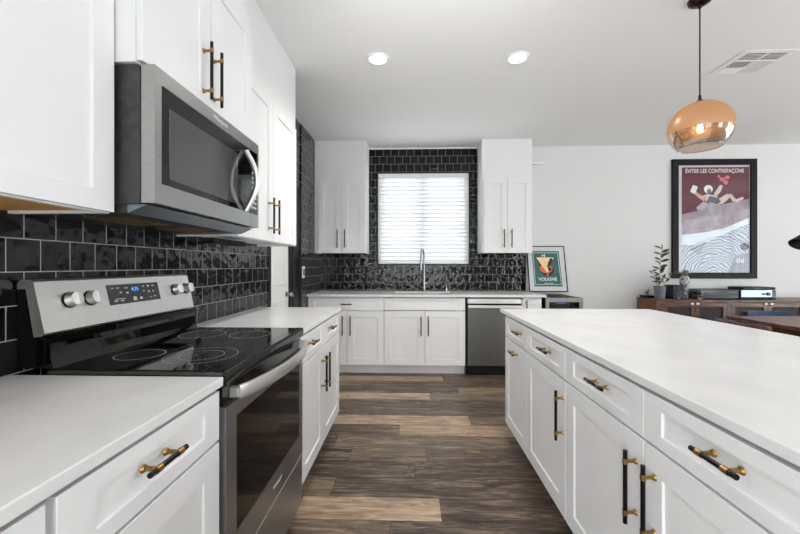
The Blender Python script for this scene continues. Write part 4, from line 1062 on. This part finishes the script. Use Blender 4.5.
# ---- small teal print leaning on the back counter
sp = thing('framed_print', 'small teal print in a wide white mat and thin frame standing at the counter end', 'framed print', (1.72, 4.62, ZT))
SX0, SX1 = 1.478, 1.955; SH = .590; y_b = 4.585; lean = math.atan2(.125, SH)
LM = Matrix.Translation((SX0, y_b, ZT + .0015)) @ Matrix.Rotation(-lean, 4, 'X')
def leaned(name, bm, m, parent):
    bmesh.ops.transform(bm, matrix=LM, verts=bm.verts[:]); return obj(name, bm, m, parent)
Wd = SX1 - SX0
bm = new(); frame4(bm, 0, Wd, 0, SH, .010, 0, .018, .001); leaned('frame', bm, M['frame'], sp)
bm = new(); box(bm, .0095, Wd - .0095, .006, .012, .0095, SH - .0095); leaned('mat_board', bm, M['mat_board'], sp)
# art coords measured in a grid 420 wide: x 20..375, y 30..500
def sc_(x, y): return ((x - 20) / 352 * Wd, (495 - y) / 465 * SH)
def lflat(name, polys, m, parent, ypl):
    bm = new()
    for poly in polys: prism(bm, [sc_(*q) for q in poly], lambda p, t: (p[0], t, p[1]), ypl, ypl - .0004)
    return leaned(name, bm, m, parent)
M['teal'] = ink('teal_ink', 44, 98, 96, 10, 6); M['creamy'] = ink('peach_ink', 240, 206, 150); M['orange'] = ink('orange_ink', 214, 112, 72); M['brownink'] = ink('dark_brown_ink', 52, 30, 30); M['tealtxt'] = ink('pale_print_ink', 222, 228, 224)
pt = lflat('print', [[(66, 82), (318, 82), (328, 442), (70, 442)]], M['teal'], sp, .0058)
lflat('border_line', [[(76, 98), (308, 98), (308, 102), (76, 102)], [(78, 420), (320, 420), (320, 424), (78, 424)], [(76, 102), (80, 102), (82, 420), (78, 420)], [(304, 102), (308, 102), (320, 420), (316, 420)]], M['tealtxt'], pt, .0053)
lflat('brown_shape', [ell(200, 280, 62, 58), [(95, 150), (110, 150), (150, 230), (140, 250)]], M['brownink'], pt, .0051)  # dark brown printed shape behind the ring
lflat('ring', [ell(190, 262, 58, 46)], M['orange'], pt, .0046)
lflat('glass_shape', [[(104, 150), (150, 145), (270, 150), (232, 210), (200, 235), (212, 285), (195, 300), (172, 262), (140, 215)]], M['creamy'], pt, .0041)
lflat('slash', [[(232, 155), (256, 160), (248, 200), (214, 248), (196, 250), (212, 200)], ell(222, 268, 16, 20)], M['brownink'], pt, .0036)
lflat('stem', [[(188, 300), (206, 300), (204, 322), (210, 336), (186, 336), (192, 322)]], M['pink'], pt, .0041)
lflat('garnish', [ell(165, 128, 10, 9), [(180, 112), (188, 112), (188, 142), (180, 142)]], M['tealtxt'], pt, .0041)
def ltext(name, body, size, x, y, m, sx=1.0, bold=.0):
    p = sc_(x, y); return text(name, body, size, LM @ Matrix.Translation((p[0], .0050, p[1])) @ RX90, m, pt, sx=sx, bold=bold)
ltext('lettering', 'VOLIGNE', .058, 198, 370, M['tealtxt'], .95, .001)
ltext('small_lettering', 'APERITIF', .018, 202, 412, M['tealtxt'], 1.6)

# dining table
tb = thing('dining_table', 'walnut dining table with a thick plank top beyond the island', 'table', (3.62, 2.66, 0))
bm = new(); box(bm, 3.085, 4.12, 1.66, 3.665, .718, .750, .004, seg=2); obj('tabletop', bm, M['walnut'], tb)
bm = new(); box(bm, 3.17, 4.03, 1.76, 1.785, .64, .7175); box(bm, 3.17, 4.03, 3.54, 3.565, .64, .7175); box(bm, 3.17, 3.195, 1.785, 3.54, .64, .7175); box(bm, 4.005, 4.03, 1.785, 3.54, .64, .7175); obj('apron', bm, M['walnut'], tb)
for x in (3.15, 4.05):
    for y in (1.74, 3.585):
        bm = new(); cyl(bm, (x, y, .0005), (x, y, .7175), .020, .032, n=16); obj('leg', bm, M['walnut'], tb, smooth=True)

# chairs: local frame, seat faces +Y, back at y=-.22
def make_chair(label):
    t = thing('dining_chair', label, 'chair', (0, 0, 0), 'walnut dining chairs with blue pads')
    bm = new()
    n = 14
    def slab(bm, y_in, y_out, z0, z1, w_, curve):
        A = []
        for i in range(n + 1):
            s = -1 + 2 * i / n; x = s * w_; c = curve * s * s
            A.append([bm.verts.new((x, y_in + c, z0)), bm.verts.new((x, y_out + c, z0)), bm.verts.new((x, y_out + c, z1)), bm.verts.new((x, y_in + c, z1))])
        for P, Q in zip(A[:-1], A[1:]):
            for k in range(4): bm.faces.new((P[k], P[(k + 1) % 4], Q[(k + 1) % 4], Q[k]))
        bm.faces.new(A[0]); bm.faces.new(A[-1])
    slab(bm, -.225, -.250, .738, .775, .245, .075); obj('back_rail', bm, M['walnut'], t, smooth=True)
    bm = new(); slab(bm, -.195, -.2245, .58, .779, .215, .066); obj('backrest', bm, M['blue'], t, smooth=True)
    bm = new(); box(bm, -.235, .235, -.20, .24, .43, .485, .018, seg=3); obj('seat', bm, M['blue'], t, smooth=True)
    bm = new(); box(bm, -.225, .225, -.19, .23, .395, .429, .004); obj('seat_frame', bm, M['walnut'], t)
    for s in (-1, 1):
        bm = new(); cyl(bm, (s * .205, .205, .394), (s * .22, .225, .0005), .019, .012, n=12); obj('leg', bm, M['walnut'], t, smooth=True)
        bm = new(); tube(bm, [(s * .23, -.25, .0005), (s * .225, -.205, .40), (s * .225, -.20, .60), (s * .232, -.172, .744)], [.012, .019, .017, .014], n=12); obj('leg', bm, M['walnut'], t, smooth=True)
    return t
ch0 = make_chair('walnut dining chair with blue back pad at the head of the table, before the sideboard')
ch0.location = (3.60, 3.63, 0); ch0.rotation_euler = (0, 0, PI)
c2 = dup(ch0, (2.885, 3.085, 0), 'walnut dining chair tucked in at the long side of the table, nearer the far end', -PI / 2)
c3 = dup(ch0, (2.885, 2.30, 0), 'walnut dining chair at the long side of the table, nearest and mostly behind the island', -PI / 2)

# arc lamp whose shade just enters on the right
al = thing('floor_lamp', 'black arched floor lamp whose dark shade enters at the edge by the dining wall', 'floor lamp', (4.9, 4.1, 0))
bm = new(); cyl(bm, (4.9, 4.12, .0005), (4.9, 4.12, .03), .15, .145, n=36); obj('base', bm, M['black'], al, smooth=True)
bm = new(); pts = [(4.9, 4.12, .03), (4.9, 4.12, 1.36)] + [(4.9 - .40 * (1 - math.cos(a)), 4.12 - .12 * math.sin(a / 1), 1.36 + .30 * math.sin(a)) for a in [PI * .72 * i / 12 for i in range(1, 13)]]
tube(bm, pts, .010, n=10); obj('pole', bm, M['black'], al, smooth=True)
e = Vector(pts[-1])
bm = new()
ax = Vector((-.50, -.1, -.55)).normalized(); a = e; 
u = ax.cross(Vector((0, 1, 0))).normalized(); v = ax.cross(u)
R = []
for (r, d) in ((.012, 0), (.03, .02), (.055, .09), (.085, .17), (.083, .17), (.052, .09), (.01, .03)):
    R.append([bm.verts.new(a + ax * d + (u * math.cos(2 * PI * i / 28) + v * math.sin(2 * PI * i / 28)) * r) for i in range(28)])
for A, B in zip(R[:-1], R[1:]):
    for i in range(28): bm.faces.new((A[i], A[(i + 1) % 28], B[(i + 1) % 28], B[i]))
obj('lamp_shade', bm, M['speaker'], al, smooth=True)
